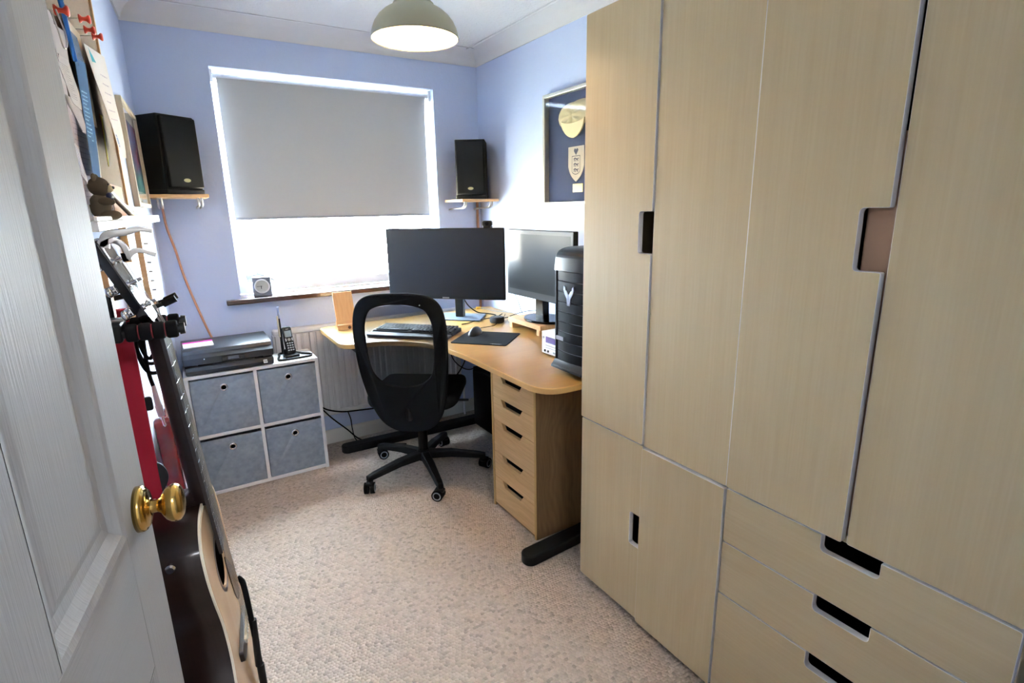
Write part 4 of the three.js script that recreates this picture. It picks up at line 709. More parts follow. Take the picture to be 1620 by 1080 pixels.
{
  const pm = (draw, w = 256, h = 320) => phys(0xffffff, 1.0, { specularIntensity: 0.1, map: canvasTex(w, h, draw), side: THREE.DoubleSide });
  const R = rng(12);
  const lines = (q, x, y, w, n, gap, c) => { q.strokeStyle = c; for (let i = 0; i < n; i++) { q.lineWidth = 3; q.beginPath(); let xx = x; while (xx < x + w * (i % 4 === 3 ? 0.6 : 1)) { const l = 6 + R() * 20; q.moveTo(xx, y + i * gap); q.lineTo(Math.min(x + w, xx + l), y + i * gap); xx += l + 6; } q.stroke(); } };
  sheet('letter', 'long white letter with a round blue stamp, furthest right on the notice board', 'paper', [[1.581, 1.774, 0.035], [1.213, 1.828, 0.035], [1.24, 1.556, 0.055], [1.54, 1.534, 0.055]], pm((q, w, h) => { q.fillStyle = '#ebeaec'; q.fillRect(0, 0, w, h); q.fillStyle = '#4aa0b4'; q.beginPath(); q.moveTo(40, 4); q.lineTo(90, 40); q.lineTo(36, 44); q.fill(); lines(q, 110, 70, 110, 6, 26, '#b6b2c4'); q.strokeStyle = '#6c8fc4'; q.lineWidth = 6; q.beginPath(); q.arc(128, 268, 18, 0, 7); q.stroke(); q.fillStyle = '#8fabd4'; q.fillRect(116, 258, 24, 20); }), 0.012);
  sheet('leaflet', 'dark blue leaflet with fine white print on the notice board', 'leaflet', [[1.751, 1.704, 0.035], [1.612, 1.725, 0.035], [1.753, 1.469, 0.042], [1.881, 1.47, 0.042]], pm((q, w, h) => { q.fillStyle = '#12406c'; q.fillRect(0, 0, w, h); lines(q, 40, 90, 150, 12, 11, '#9cc0dc'); q.strokeStyle = '#9cc0dc'; q.strokeRect(160, 190, 34, 30); }), 0.004);
  sheet('leaflet', 'navy folded card above the blue leaflet on the notice board', 'leaflet', [[1.742, 1.765, 0.030], [1.621, 1.773, 0.030], [1.606, 1.711, 0.034], [1.721, 1.697, 0.034]], pm((q, w, h) => { q.fillStyle = '#0f2744'; q.fillRect(0, 0, w, h); lines(q, 50, 120, 140, 8, 20, '#6f90b4'); }), 0.003);
  sheet('receipt', 'white receipt with grey lines of print, foremost paper on the notice board', 'paper', [[2.067, 1.645, 0.050], [1.943, 1.659, 0.050], [1.991, 1.572, 0.066], [2.129, 1.563, 0.066]], pm((q, w, h) => { q.fillStyle = '#e6e2e2'; q.fillRect(0, 0, w, h); lines(q, 50, 60, 150, 15, 15, '#9c98a0'); }), 0.006);
  sheet('receipt', 'crumpled pale receipt with a dark printed block, topmost left on the notice board', 'paper', [[2.028, 1.70, 0.044], [1.879, 1.72, 0.044], [1.975, 1.615, 0.054], [2.077, 1.605, 0.054]], pm((q, w, h) => { q.fillStyle = '#dcd8dc'; q.fillRect(0, 0, w, h); q.fillStyle = '#4c4a52'; q.fillRect(30, 180, 120, 110); lines(q, 40, 190, 100, 7, 14, '#a8a4ac'); }), 0.005);
  sheet('slip', 'curled lilac white slip under the receipts on the notice board', 'paper', [[2.041, 1.591, 0.045], [1.899, 1.60, 0.045], [1.897, 1.545, 0.054], [2.009, 1.535, 0.054]], pm((q, w, h) => { q.fillStyle = '#d9d2d8'; q.fillRect(0, 0, w, h); lines(q, 70, 60, 120, 10, 22, '#b9b2bc'); }), 0.008);
  sheet('photo_strip', 'pinkish snapshot with a dark red edge, left side of the notice board', 'photograph', [[1.959, 1.609, 0.030], [1.886, 1.601, 0.030], [1.914, 1.526, 0.034], [1.979, 1.527, 0.034]], pm((q, w, h) => { q.fillStyle = '#cfae9e'; q.fillRect(0, 0, w, h); q.fillStyle = '#4a1f24'; q.fillRect(150, 0, 36, h); q.fillStyle = '#bdb4bc'; q.fillRect(186, 0, 70, h); }), 0.003);
  sheet('ticket', 'striped paper ticket with a red edge, low on the notice board', 'ticket', [[2.037, 1.517, 0.042], [1.971, 1.516, 0.042], [1.954, 1.452, 0.046], [2.048, 1.470, 0.046]], pm((q, w, h) => { q.fillStyle = '#dfdce2'; q.fillRect(0, 0, w, h); q.fillStyle = '#b0475a'; q.fillRect(0, 0, 46, h); for (let i = 0; i < 6; i++) { q.fillStyle = '#7a86a8'; q.fillRect(70 + i * 30, 0, 8, h); } }), 0.003);
  sheet('postcard', 'tall white card with small writing, standing on the ledge at its left end', 'card', [[1.965, 1.480, 0.020], [1.862, 1.478, 0.020], [1.880, 1.3875, 0.032], [1.978, 1.3875, 0.032]], pm((q, w, h) => { q.fillStyle = '#e2e2e6'; q.fillRect(0, 0, w, h); lines(q, 40, 120, 120, 7, 20, '#6e7cae'); }), 0.002);
  sheet('leaflet', 'yellow edged strip hanging beside the long white letter', 'leaflet', [[1.463, 1.642, 0.026], [1.401, 1.643, 0.026], [1.50, 1.515, 0.034], [1.57, 1.508, 0.034]], pm((q, w, h) => { q.fillStyle = '#d8cf58'; q.fillRect(0, 0, w, h); q.fillStyle = '#6a3a2a'; q.fillRect(0, 0, 70, h); q.fillStyle = '#e4e2dc'; q.fillRect(190, 0, 66, h); }), 0.004);
  sheet('letter', 'large plain white sheet behind the other papers at the near end of the notice board', 'paper', [[2.085, 1.745, 0.024], [1.83, 1.76, 0.024], [1.86, 1.545, 0.028], [2.10, 1.53, 0.028]], pm((q, w, h) => { q.fillStyle = '#d6d2d6'; q.fillRect(0, 0, w, h); lines(q, 30, 40, 190, 18, 15, '#b4b0b8'); }), 0.002);
  sheet('letter', 'grey lilac sheet hanging low on the notice board behind the blue leaflet', 'paper', [[1.90, 1.60, 0.026], [1.70, 1.61, 0.026], [1.72, 1.42, 0.030], [1.93, 1.415, 0.030]], pm((q, w, h) => { q.fillStyle = '#c4bfcc'; q.fillRect(0, 0, w, h); lines(q, 30, 60, 190, 14, 18, '#9c98a6'); }), 0.003);
  sheet('envelope', 'cream envelope tucked behind the long white letter on the notice board', 'paper', [[1.70, 1.80, 0.022], [1.50, 1.81, 0.022], [1.53, 1.60, 0.026], [1.72, 1.59, 0.026]], pm((q, w, h) => { q.fillStyle = '#cfc6b4'; q.fillRect(0, 0, w, h); }), 0.002);
  sheet('magazine_page', 'olive brown printed page between leaflet and long letter on the notice board', 'paper', [[1.66, 1.70, 0.026], [1.56, 1.71, 0.026], [1.66, 1.47, 0.032], [1.74, 1.46, 0.032]], pm((q, w, h) => { q.fillStyle = '#7c7450'; q.fillRect(0, 0, w, h); q.fillStyle = '#e0dcd0'; q.fillRect(0, 200, w, 120); q.fillStyle = '#5a3222'; q.fillRect(0, 40, 70, 160); }), 0.004);
  const pin = (label, a, y, d) => { const o = lw('push_pin', label, 'pin', a, y, d); const red = mat(0xd8442c, 0.3); part(o, 'head', lathe([[0, 0.022], [0.0075, 0.0215], [0.009, 0.019], [0.0075, 0.0165], [0.0042, 0.013], [0.0042, 0.007], [0.0085, 0.003], [0.0085, 0.0005], [0, 0]], 24).rotateZ(-Math.PI / 2), red); part(o, 'needle', rod([0, 0, 0], [-0.03, -0.002, 0], 0.0007), M.nickel); };
  pin('red push pin at the top left of the notice board', 1.918, 1.744, 0.040); pin('red push pin above the navy card on the notice board', 1.612, 1.815, 0.038); pin('red push pin left of the one holding the long letter', 1.54, 1.812, 0.036); pin('red push pin holding the long white letter', 1.473, 1.816, 0.042);
  single('lanyard', mergeGeometries([tube([leftWall(1.93, 1.80, 0.05), leftWall(1.91, 1.74, 0.052), leftWall(1.875, 1.70, 0.05), leftWall(1.866, 1.675, 0.05)], 0.0035, 30), tube([leftWall(1.90, 1.80, 0.05), leftWall(1.885, 1.74, 0.05), leftWall(1.862, 1.675, 0.049)], 0.003, 30)]), mat(0x2e74c8, 0.7), 'bright blue lanyard hanging from the top of the notice board', 'lanyard');
  single('wire_hook', tube([leftWall(1.955, 1.735, 0.048), leftWall(1.962, 1.70, 0.055), leftWall(1.975, 1.674, 0.056), leftWall(1.995, 1.668, 0.054), leftWall(2.0, 1.69, 0.052), leftWall(1.99, 1.72, 0.046)], 0.0013, 40, 6), M.nickel, 'bent steel wire hook hanging below the red pin', 'hook');
}
{ // ledge, bear, baton, card stack
  const o = lw('wall_ledge', 'narrow white ledge shelf on the left wall below the notice board', 'shelf', 0.60, 1.368);
  part(o, 'board', span(0.002, 0.062, 0, 0.018, 0, 1.46, 0.002), M.gloss); part(o, 'lip', span(0.056, 0.062, 0.018, 0.026, 0, 1.46, 0.002), M.gloss);
  const b = lw('teddy_bear', 'small brown toy bear with a dark blue bow sitting on the ledge', 'toy', 1.865, 1.386, 0.044), f = mat(0x6a5b44, 0.95, { bumpMap: tiled(paintBump, 0.02, 0.02), bumpScale: 0.001 }), S = (r, x, y, z, sx = 1, sy = 1, sz = 1) => new THREE.SphereGeometry(r, 20, 14).scale(sx, sy, sz).translate(x, y, z);
  part(b, 'body', S(0.021, 0, 0.026, 0, 0.85, 1.2, 1), f); part(b, 'head', S(0.0185, 0.004, 0.064, 0.002), f); part(b, 'muzzle', S(0.008, 0.019, 0.060, 0.004), mat(0xb09a70, 0.9)); part(b, 'nose', S(0.003, 0.0265, 0.062, 0.005), M.black);
  for (const z of [-1, 1]) { part(b, 'ear', S(0.0075, 0.0, 0.081, z * 0.014, 0.6, 1, 1), f); part(b, 'arm', S(0.0085, 0.012, 0.036, z * 0.018, 1.4, 0.9, 0.9), f); part(b, 'leg', S(0.0095, 0.015, 0.0095, z * 0.014, 1.7, 1, 1), f); part(b, 'eye', S(0.0018, 0.020, 0.068, z * 0.006 + 0.003), M.black); part(b, 'bow_loop', S(0.009, 0.019, 0.046, z * 0.010, 0.6, 0.75, 1.1), mat(0x28304e, 0.7)); }
  const st = lw('baton', 'dark brown baton leaning along the ledge next to the bear', 'stick', 1.42, 1.392, 0.046); part(st, 'shaft', [rod([0.002, 0.008, 0], [-0.006, 0.062, 0.30], 0.008, 0.0075)], mat(0x3c2a1e, 0.5)); part(st, 'pale_end', [rod([0.002, 0.008, -0.012], [0.002, 0.0082, 0.0], 0.0085, 0.0085)], mat(0xcabca6, 0.6), 'pale end');
  const cs = lw('greeting_card', 'pale folded card leaning on the ledge behind the baton', 'card', 1.30, 1.3865, 0.022); part(cs, 'front_leaf', box(0.002, 0.085, 0.22, 0.003, 0.043, 0.1, 0.0005), mat(0xd7c6bb, 0.8)); part(cs, 'rear_leaf', box(0.002, 0.085, 0.22, 0.0, 0.043, 0.1, 0.0005), M.paper);
  const bt = lw('wooden_batten', 'plain wooden batten fixed upright on the left wall behind the ledge', 'batten', 1.285, 1.26, 0.0); part(bt, 'strip', metric(span(0.002, 0.0, 0, 0.1, 0, 0.02, 0)), M.pine); scene.remove(bt); used.delete('wooden_batten');
  single('wooden_batten', metric(span(0.001, 0.02, 0, 0.105, 0, 0.035, 0.002), 'y'), M.oak, 'plain wooden batten fixed on the left wall just below the ledge', 'batten').position.set(...leftWall(1.27, 1.262)); scene.children.at(-1).rotation.y = LT;
}
// ---------- red electric guitar on a wall hook
{
  const o = lw('electric_guitar', 'dark red electric guitar with maple neck hanging on the left wall behind the acoustic guitar', 'guitar', 1.385, 1.155, 0.046);
  // local: y 0 at the nut, x out of the wall, z towards the viewer
  const maple = mat(0xffffff, 0.4, { map: T.spruce }), red = phys(0x6e0c12, 0.25, { clearcoat: 1, clearcoatRoughness: 0.08 });
  const hs = new THREE.Shape(); hs.moveTo(-0.021, 0); hs.lineTo(0.021, 0); hs.quadraticCurveTo(0.022, 0.03, 0.034, 0.045); hs.quadraticCurveTo(0.04, 0.06, 0.03, 0.075); hs.lineTo(0.028, 0.165); hs.quadraticCurveTo(0.026, 0.198, 0.0, 0.198); hs.quadraticCurveTo(-0.03, 0.2, -0.034, 0.17); hs.lineTo(-0.036, 0.03); hs.quadraticCurveTo(-0.024, 0.016, -0.021, 0);
  const hg = ext(hs, 0.014, 0.002, 2); hg.rotateY(Math.PI / 2); hg.scale(1, 1, -1); { const p = hg.attributes.position, n = hg.attributes.normal; void n; const ix = []; for (let i = 0; i < p.count; i += 3) { ix.push(i, i + 2, i + 1); } hg.setIndex(ix); hg.computeVertexNormals(); }
  hg.translate(0.001, 0, 0); part(o, 'headstock', hg.toNonIndexed(), mat(0xffffff, 0.4, { map: T.pine }));
  for (let i = 0; i < 6; i++) { const y = 0.03 + i * 0.0262; const t = part(o, 'tuner', [rod([0.004, y, -0.034], [0.004, y, -0.052], 0.0028), cyl(0.0048, 0.0048, 0.007, 0.004, y, -0.0555, 'z', 14), box(0.010, 0.012, 0.004, 0.004, y, -0.0605, 0.0018)], M.chrome); part(t, 'string_post', cyl(0.003, 0.0025, 0.012, 0.019, y, -0.017, 'x', 10), M.chrome); }
  const nk = new THREE.CylinderGeometry(0.024, 0.026, 0.40, 20, 1, false, Math.PI, Math.PI); nk.scale(0.85, 1, 0.95); nk.translate(0.016, -0.20, 0); part(o, 'neck', nk, maple);
  part(o, 'fretboard', span(0.0155, 0.021, -0.46, 0, -0.0235, 0.0235, 0.001), mat(0xc08a58, 0.4)); part(o, 'nut', span(0.016, 0.0235, 0, 0.004, -0.021, 0.021, 0.0005), M.cream);
  const half = [[0.03, -0.375], [0.075, -0.345], [0.118, -0.312], [0.142, -0.322], [0.138, -0.36], [0.122, -0.43], [0.115, -0.50], [0.135, -0.58], [0.162, -0.67], [0.155, -0.75], [0.09, -0.80], [0, -0.81]];
  const other = [[-0.09, -0.80], [-0.152, -0.75], [-0.158, -0.66], [-0.13, -0.57], [-0.118, -0.50], [-0.13, -0.43], [-0.145, -0.385], [-0.12, -0.36], [-0.08, -0.385], [-0.035, -0.425], [0, -0.425]];
  const bs = loop([...half, ...other]), bg = ext(bs, 0.044, 0.01, 4, 8); bg.rotateY(-Math.PI / 2); bg.translate(0.018, 0, 0); part(o, 'body', toCreasedNormals(bg, 0.7), red);
  part(o, 'pickguard', ext(poly([[-0.06, -0.70], [0.07, -0.70], [0.085, -0.48], [0.02, -0.46], [-0.09, -0.48]], 0.03), 0.002, 0.0005).rotateY(-Math.PI / 2).translate(0.020, 0, 0), M.white);
  for (const y of [-0.50, -0.56, -0.62]) part(o, 'pickup', box(0.008, 0.018, 0.07, 0.024, y, 0, 0.003), M.cream); part(o, 'bridge', box(0.01, 0.05, 0.075, 0.024, -0.69, 0, 0.002), M.chrome);
  part(o, 'strap_button', [cyl(0.006, 0.005, 0.008, -0.004, -0.309, 0.128), cyl(0.008, 0.008, 0.003, -0.004, -0.3035, 0.128), cyl(0.003, 0.003, 0.01, -0.004, -0.315, 0.128)], M.chrome);
  for (let i = 0; i < 6; i++) part(o, 'string', rod([0.024, 0.002, -0.0165 + i * 0.0066], [0.031, -0.68, -0.026 + i * 0.0104], 0.0005, 0.0005, 6), M.nickel);
  const h = lw('guitar_hanger', 'black two-pronged wall hook with rubber ends holding the electric guitar', 'hanger', 1.385, 1.130); 
  part(h, 'plate', metric(box(0.018, 0.09, 0.05, 0.010, 0.02, 0, 0.003), 'y'), M.oak);
  for (const s of [-1, 1]) { part(h, 'prong', tube([[0.018, 0.02, s * 0.005], [0.035, 0.012, s * 0.02], [0.06, 0.012, s * 0.033], [0.10, 0.024, s * 0.036]], 0.006, 24), M.steel); part(h, 'rubber_end', rod([0.085, 0.018, s * 0.036], [0.118, 0.032, s * 0.037], 0.0095, 0.0095), M.rubber); }
}
// ---------- acoustic guitar
{
  const lean = 0.0786, turn = -0.13;
  const o = thing('acoustic_guitar', 'dark-sided acoustic guitar with pale top hanging upright beside the open door', 'guitar', [0.027, 1.197, 2.08]);
  o.rotation.order = 'YXZ'; o.rotation.set(0, turn, lean);
  // local: y 0 at the nut and up, x out of the fretboard, z towards the viewer
  const dark = phys(0xffffff, 0.3, { map: T.rosewood, clearcoat: 0.25, clearcoatRoughness: 0.1, specularIntensity: 0.4 }), top = phys(0xffffff, 0.25, { map: T.spruce, clearcoat: 0.6, clearcoatRoughness: 0.12 }), bind = mat(0xe6ddc8, 0.35);
  const prof = [[0.0, -0.352], [0.075, -0.356], [0.125, -0.385], [0.141, -0.435], [0.136, -0.495], [0.121, -0.56], [0.130, -0.63], [0.168, -0.70], [0.193, -0.775], [0.182, -0.835], [0.115, -0.858], [0, -0.862]];
  const outline = [...prof, ...prof.slice(1, -1).reverse().map(([x, y]) => [-x, y])];
  const off = (k) => outline.map(([x, y]) => { const cy = -0.61; return [x * k, cy + (y - cy) * k]; });
  const flat = (s, d, b, x) => { const g = ext(s, d, b, 2, 12); g.rotateY(-Math.PI / 2); g.translate(x, 0, 0); return g; };   // extrudes towards -x, ends at x
  const hole = (S) => { const p = new S(); p.absarc(0, -0.497, 0.050, 0, Math.PI * 2); return p; };
  { const s = loop(outline), inner = loop(off(0.975), THREE.Path); s.holes.push(inner); part(o, 'sides', toCreasedNormals(metric(flat(s, 0.094, 0.001, -0.014), 'y'), 0.6), dark); part(o, 'back', metric(flat(loop(off(0.985)), 0.004, 0.001, -0.106), 'y'), dark); }
  for (const x of [-0.0125, -0.1035]) { const s = loop(off(1.006)); s.holes.push(loop(off(0.968), THREE.Path)); part(o, 'binding', flat(s, 0.004, 0.0008, x), bind); }
  { const s = loop(off(0.972)); s.holes.push(hole(THREE.Path)); part(o, 'soundboard', metric(flat(s, 0.004, 0, -0.0122), 'y'), top); }
  { const s = new THREE.Shape(); s.absarc(0, -0.497, 0.062, 0, Math.PI * 2); const p = new THREE.Path(); p.absarc(0, -0.497, 0.054, 0, Math.PI * 2); s.holes.push(p); part(o, 'rosette', flat(s, 0.0006, 0, -0.0118), mat(0x3a2a20, 0.4)); }
  part(o, 'inner_wood', flat(loop(off(0.9)), 0.002, 0, -0.098), mat(0x6a4a2e, 0.8));
  part(o, 'pickguard', flat(poly([[-0.035, -0.505], [-0.060, -0.535], [-0.110, -0.60], [-0.085, -0.655], [-0.045, -0.63], [-0.032, -0.56]], 0.03), 0.0016, 0.0004, -0.0105), M.blackGloss);
  part(o, 'bridge', flat(poly([[-0.078, -0.668], [0.078, -0.668], [0.078, -0.690], [0.05, -0.702], [-0.05, -0.702], [-0.078, -0.690]], 0.006), 0.009, 0.002, -0.0035), mat(0x1c120d, 0.4)); part(o, 'saddle', box(0.006, 0.003, 0.074, -0.001, -0.6715, 0, 0.001), bind);
  for (let i = 0; i < 6; i++) part(o, 'bridge_pin', new THREE.SphereGeometry(0.0032, 10, 8).translate(-0.002, -0.686, -0.026 + i * 0.0104), M.cream);
  const nk = new THREE.CylinderGeometry(0.0235, 0.028, 0.345, 24, 1, false, Math.PI, Math.PI); nk.scale(0.95, 1, 1); nk.translate(-0.006, -0.1725, 0); const heel = loop([[-0.006, -0.30], [-0.03, -0.325], [-0.055, -0.345], [-0.075, -0.352], [-0.02, -0.356], [-0.006, -0.356]]); const hg = ext(heel, 0.04, 0.008, 3); hg.translate(0, 0, -0.02);
  part(o, 'neck', nk, dark); part(o, 'heel', toCreasedNormals(hg, 0.6), dark);
  { const s = new THREE.Shape(); s.moveTo(-0.0215, 0); s.lineTo(0.0215, 0); s.lineTo(0.0285, -0.465); s.lineTo(-0.0285, -0.465); s.closePath(); part(o, 'fretboard', flat(s, 0.0065, 0.0008, 0), mat(0x1d1512, 0.45)); }
  for (let i = 1; i <= 20; i++) { const y = -0.65 * (1 - Math.pow(2, -i / 12)), hw = 0.0213 + 0.007 * (-y / 0.465); part(o, 'fret', span(-0.0006, 0.0011, y - 0.0011, y + 0.0011, -hw, hw, 0.0006, 1), M.chrome); }
  part(o, 'nut', span(-0.005, 0.0035, 0, 0.005, -0.0215, 0.0215, 0.001), bind);
  for (let i = 0; i < 6; i++) part(o, 'string', rod([0.0034, 0.003, -0.0178 + i * 0.0071], [0.0035, -0.672, -0.0265 + i * 0.0106], 0.00075 - i * 0.00008, 0.00075 - i * 0.00008, 6), M.nickel);
  // headstock, tipped back
  const h = new THREE.Group(); h.name = 'headstock'; h.position.set(-0.004, 0.004, 0); h.rotation.z = 0.30; o.add(h);
  const hs = poly([[-0.0225, 0], [0.0225, 0], [0.034, 0.035], [0.038, 0.165], [0.012, 0.172], [0, 0.166], [-0.012, 0.172], [-0.038, 0.165], [-0.034, 0.035]], [0, 0, 0.02, 0.008, 0.01, 0.008, 0.01, 0.008, 0.02]);
  part(h, 'head_plate', metric(flat(hs, 0.0165, 0.002, 0.0), 'y'), [dark]).material = phys(0x0b0909, 0.08, { clearcoat: 1, clearcoatRoughness: 0.04 });
  for (const s of [-1, 1]) for (let i = 0; i < 3; i++) { const y = 0.042 + i * 0.043, t = part(h, 'tuner', [rod([-0.0245, y, s * 0.020], [-0.0245, y, s * 0.045], 0.0025), box(0.013, 0.016, 0.016, -0.0235, y, s * 0.022, 0.003), new THREE.SphereGeometry(0.01, 18, 12).scale(0.55, 0.9, 1.0).translate(-0.0245, y, s * 0.053)], M.chrome); part(t, 'string_post', [cyl(0.0032, 0.0028, 0.014, 0.007, y, s * 0.022, 'x', 12), cyl(0.0065, 0.006, 0.003, 0.0015, y, s * 0.022, 'x', 14)], M.chrome); }
  for (let i = 0; i < 6; i++) { const s = i < 3 ? -1 : 1, k = i < 3 ? i : 5 - i; part(h, 'string_end', rod([0.006, -0.002, -0.0178 + i * 0.0071], [0.008, 0.042 + k * 0.043, s * 0.0195], 0.0005, 0.0005, 5), M.nickel); }
  part(o, 'strap_button', [cyl(0.0085, 0.006, 0.004, -0.062, -0.398, 0.145, 'z', 18), cyl(0.005, 0.005, 0.014, -0.062, -0.398, 0.138, 'z', 14)], M.chrome);
}
{ // capo clamped on the headstock
  const o = thing('capo', 'silver spring capo clamped on the tip of the acoustic guitar headstock', 'capo', [-0.03, 1.335, 2.10]); const al = mat(0xb9b8b4, 0.3, { metalness: 0.85 });
  const arm = (pts, w, d, z) => { const c = new THREE.SplineCurve(pts.map((p) => new THREE.Vector2(...p))).getPoints(28), up = [], dn = []; c.forEach((p, i) => { const q = c[Math.min(c.length - 1, i + 1)], r = c[Math.max(0, i - 1)], t = q.clone().sub(r).normalize(), k = typeof w === 'function' ? w(i / 28) : w; up.push([p.x - t.y * k, p.y + t.x * k]); dn.unshift([p.x + t.y * k, p.y - t.x * k]); }); const s = new THREE.Shape([...up, ...dn].map((p) => new THREE.Vector2(...p))), g = ext(s, d, 0.0015, 2); g.translate(0, 0, z); return toCreasedNormals(g, 0.7); };
  part(o, 'upper_arm', arm([[-0.004, 0.008], [0.002, 0.028], [0.028, 0.032], [0.048, 0.037], [0.067, 0.033]], (t) => 0.0075 - 0.004 * t, 0.012, -0.006), al); part(o, 'clamp_jaw', arm([[-0.008, 0.012], [0.008, 0.020], [0.022, 0.010], [0.027, -0.012]], (t) => 0.006 - 0.002 * t, 0.012, -0.006), al);
  part(o, 'lower_handle', arm([[0.024, -0.012], [0.032, -0.002], [0.045, 0.001], [0.066, -0.008]], (t) => 0.005 - 0.0015 * t, 0.010, -0.005), al); part(o, 'back_jaw', arm([[-0.006, 0.020], [-0.010, 0.006], [-0.002, -0.016]], 0.005, 0.012, -0.006), al); part(o, 'rubber_pad', arm([[0.020, -0.002], [0.022, -0.016]], 0.004, 0.012, -0.006), M.rubber);
}
{ // foam padded yoke that holds the acoustic guitar
  const o = lw('guitar_hanger', 'black foam-padded yoke on a wooden wall block holding the acoustic guitar neck', 'hanger', 2.075, 1.205);
  part(o, 'wall_block', metric(box(0.022, 0.10, 0.075, 0.012, 0.005, 0.0, 0.003), 'y'), M.oak); part(o, 'yoke_body', box(0.05, 0.034, 0.075, 0.048, -0.004, 0.012, 0.006), M.black);
  for (const s of [-1, 1]) { const z = s * 0.037 + 0.004; part(o, 'prong', cyl(0.008, 0.008, 0.085, 0.115, -0.006, z, 'x'), M.steel); for (let i = 0; i < 4; i++) { const r = part(o, 'foam_ring', lathe([[0.008, -0.0088], [0.0135, -0.0088], [0.0153, -0.006], [0.0153, 0.006], [0.0135, 0.0088], [0.008, 0.0088]], 28).rotateZ(-Math.PI / 2).translate(0.086 + i * 0.0195, -0.006, z), M.rubber); if (i) part(r, 'red_band', cyl(0.0125, 0.0125, 0.002, 0.0763 + i * 0.0195, -0.006, z, 'x'), mat(0x7a1f22, 0.7)); } part(o, 'end_cap', cyl(0.011, 0.010, 0.008, 0.160, -0.006, z, 'x'), M.black); }
  part(o, 'hinge_clip', [box(0.045, 0.006, 0.022, 0.055, 0.017, 0.03, 0.002)], M.nickel); part(o, 'side_clamp', [box(0.03, 0.05, 0.03, 0.045, 0.035, -0.02, 0.005)], M.black);
}
{ // strap, cable, wooden hook block
  const o = thing('guitar_strap', 'red fabric guitar strap hanging doubled beside the open door', 'strap', [-0.068, 0.83, 2.0]);
  const band = (z, l) => { const g = new THREE.BoxGeometry(0.082, l, 0.0035, 6, 30, 1).translate(0, 0.39 - l / 2, z); bent(g, (v) => { v.z += 0.004 * Math.sin(v.y * 14) + 0.08 * v.x * v.x; }); return g; };
  part(o, 'front_band', band(0.008, 0.385), mat(0xa50f26, 0.8, { bumpMap: weave, bumpScale: 0.0004 })); part(o, 'rear_band', band(-0.006, 0.36), mat(0x8e0d22, 0.8)); part(o, 'top_fold', cyl(0.008, 0.008, 0.082, 0, 0.388, 0.001, 'x', 16), mat(0xa50f26, 0.8));
  part(o, 'leather_end', ext(loop([[0.034, 0.085], [0.05, 0.07], [0.056, 0.045], [0.046, 0.02], [0.030, 0.0], [0.005, -0.01], [-0.02, 0.0], [-0.02, 0.06]]), 0.004, 0.001).translate(0, 0, -0.004), mat(0x120e0e, 0.6)); part(o, 'buckle', ext(roundRect(0.014, 0.028, 0.005), 0.006, 0.0015).translate(0.046, 0.205, -0.002), M.black);
  const z = 1.90, c = thing('jack_cable', 'black coiled instrument cable with a silver jack plug hanging behind the guitar neck', 'cable', [0, 0, z]);
  part(c, 'coil', [tube([[-0.03, 1.19, 0], [-0.032, 1.14, 0.005], [-0.022, 1.098, 0.006], [-0.006, 1.092, 0.004], [0.008, 1.11, 0], [0.018, 1.15, -0.004], [0.0, 1.20, 0], [-0.02, 1.17, 0.008], [-0.03, 1.12, 0.012], [-0.016, 1.075, 0.012], [0.004, 1.075, 0.01], [0.022, 1.10, 0.0], [0.026, 1.16, -0.005], [0.0, 1.215, 0], [-0.02, 1.19, 0.006], [-0.022, 1.13, 0.016], [-0.012, 1.105, 0.016], [0.0, 1.118, 0.012]], 0.0038, 160), tube([[-0.014, 1.20, 0.004], [-0.018, 1.12, 0.008], [-0.018, 1.07, 0.008], [-0.0145, 1.04, 0.006]], 0.0038, 40)], M.rubber);
  part(c, 'plug_sleeve', [rod([-0.0145, 1.045, 0.006], [-0.0125, 1.00, 0.005], 0.0042, 0.0062), rod([-0.0125, 1.00, 0.005], [-0.010, 0.975, 0.004], 0.0072, 0.0066)], mat(0xcfc6c9, 0.35, { metalness: 0.5 })); part(c, 'plug_tip', [rod([-0.010, 0.975, 0.004], [-0.0075, 0.953, 0.003], 0.0031, 0.0031), rod([-0.0075, 0.953, 0.003], [-0.007, 0.949, 0.003], 0.0036, 0.001)], M.chrome);
  const b = lw('hook_block', 'plain brown wooden hook block on the left wall behind the acoustic headstock', 'hook', 1.79, 1.20); part(b, 'block', metric(box(0.026, 0.095, 0.055, 0.014, 0.035, 0, 0.003), 'y'), M.oak); part(b, 'peg', [rod([0.024, 0.02, 0], [0.07, 0.03, 0.01], 0.006), new THREE.SphereGeometry(0.008, 12, 10).translate(0.072, 0.0305, 0.0105)], M.steel);
}
{ // slim black stand arm in front of the guitar body
  const o = thing('guitar_stand', 'folded black guitar stand upright in front of the acoustic guitar body', 'stand', [0.098, 0, 2.06]);
  part(o, 'upright', [rod([0, 0.02, 0], [-0.003, 0.40, 0], 0.008, 0.008), rod([-0.003, 0.52, 0], [-0.006, 0.40, 0], 0.0065, 0.0075)], M.steel); part(o, 'padded_arm', tube([[-0.003, 0.39, 0], [-0.006, 0.5, 0], [-0.01, 0.60, 0], [-0.013, 0.622, -0.004], [-0.020, 0.628, -0.01]], 0.0058, 40), M.rubber);
  for (const a of [0.7, 2.3, 4.3]) { const l = part(o, 'leg', rod([0, 0.06, 0], [0.05 * Math.cos(a), 0.006, 0.10 * Math.sin(a)], 0.006), M.steel); part(l, 'rubber_foot', new THREE.SphereGeometry(0.008, 12, 8).translate(0.05 * Math.cos(a), 0.008, 0.10 * Math.sin(a)), M.rubber); }
}

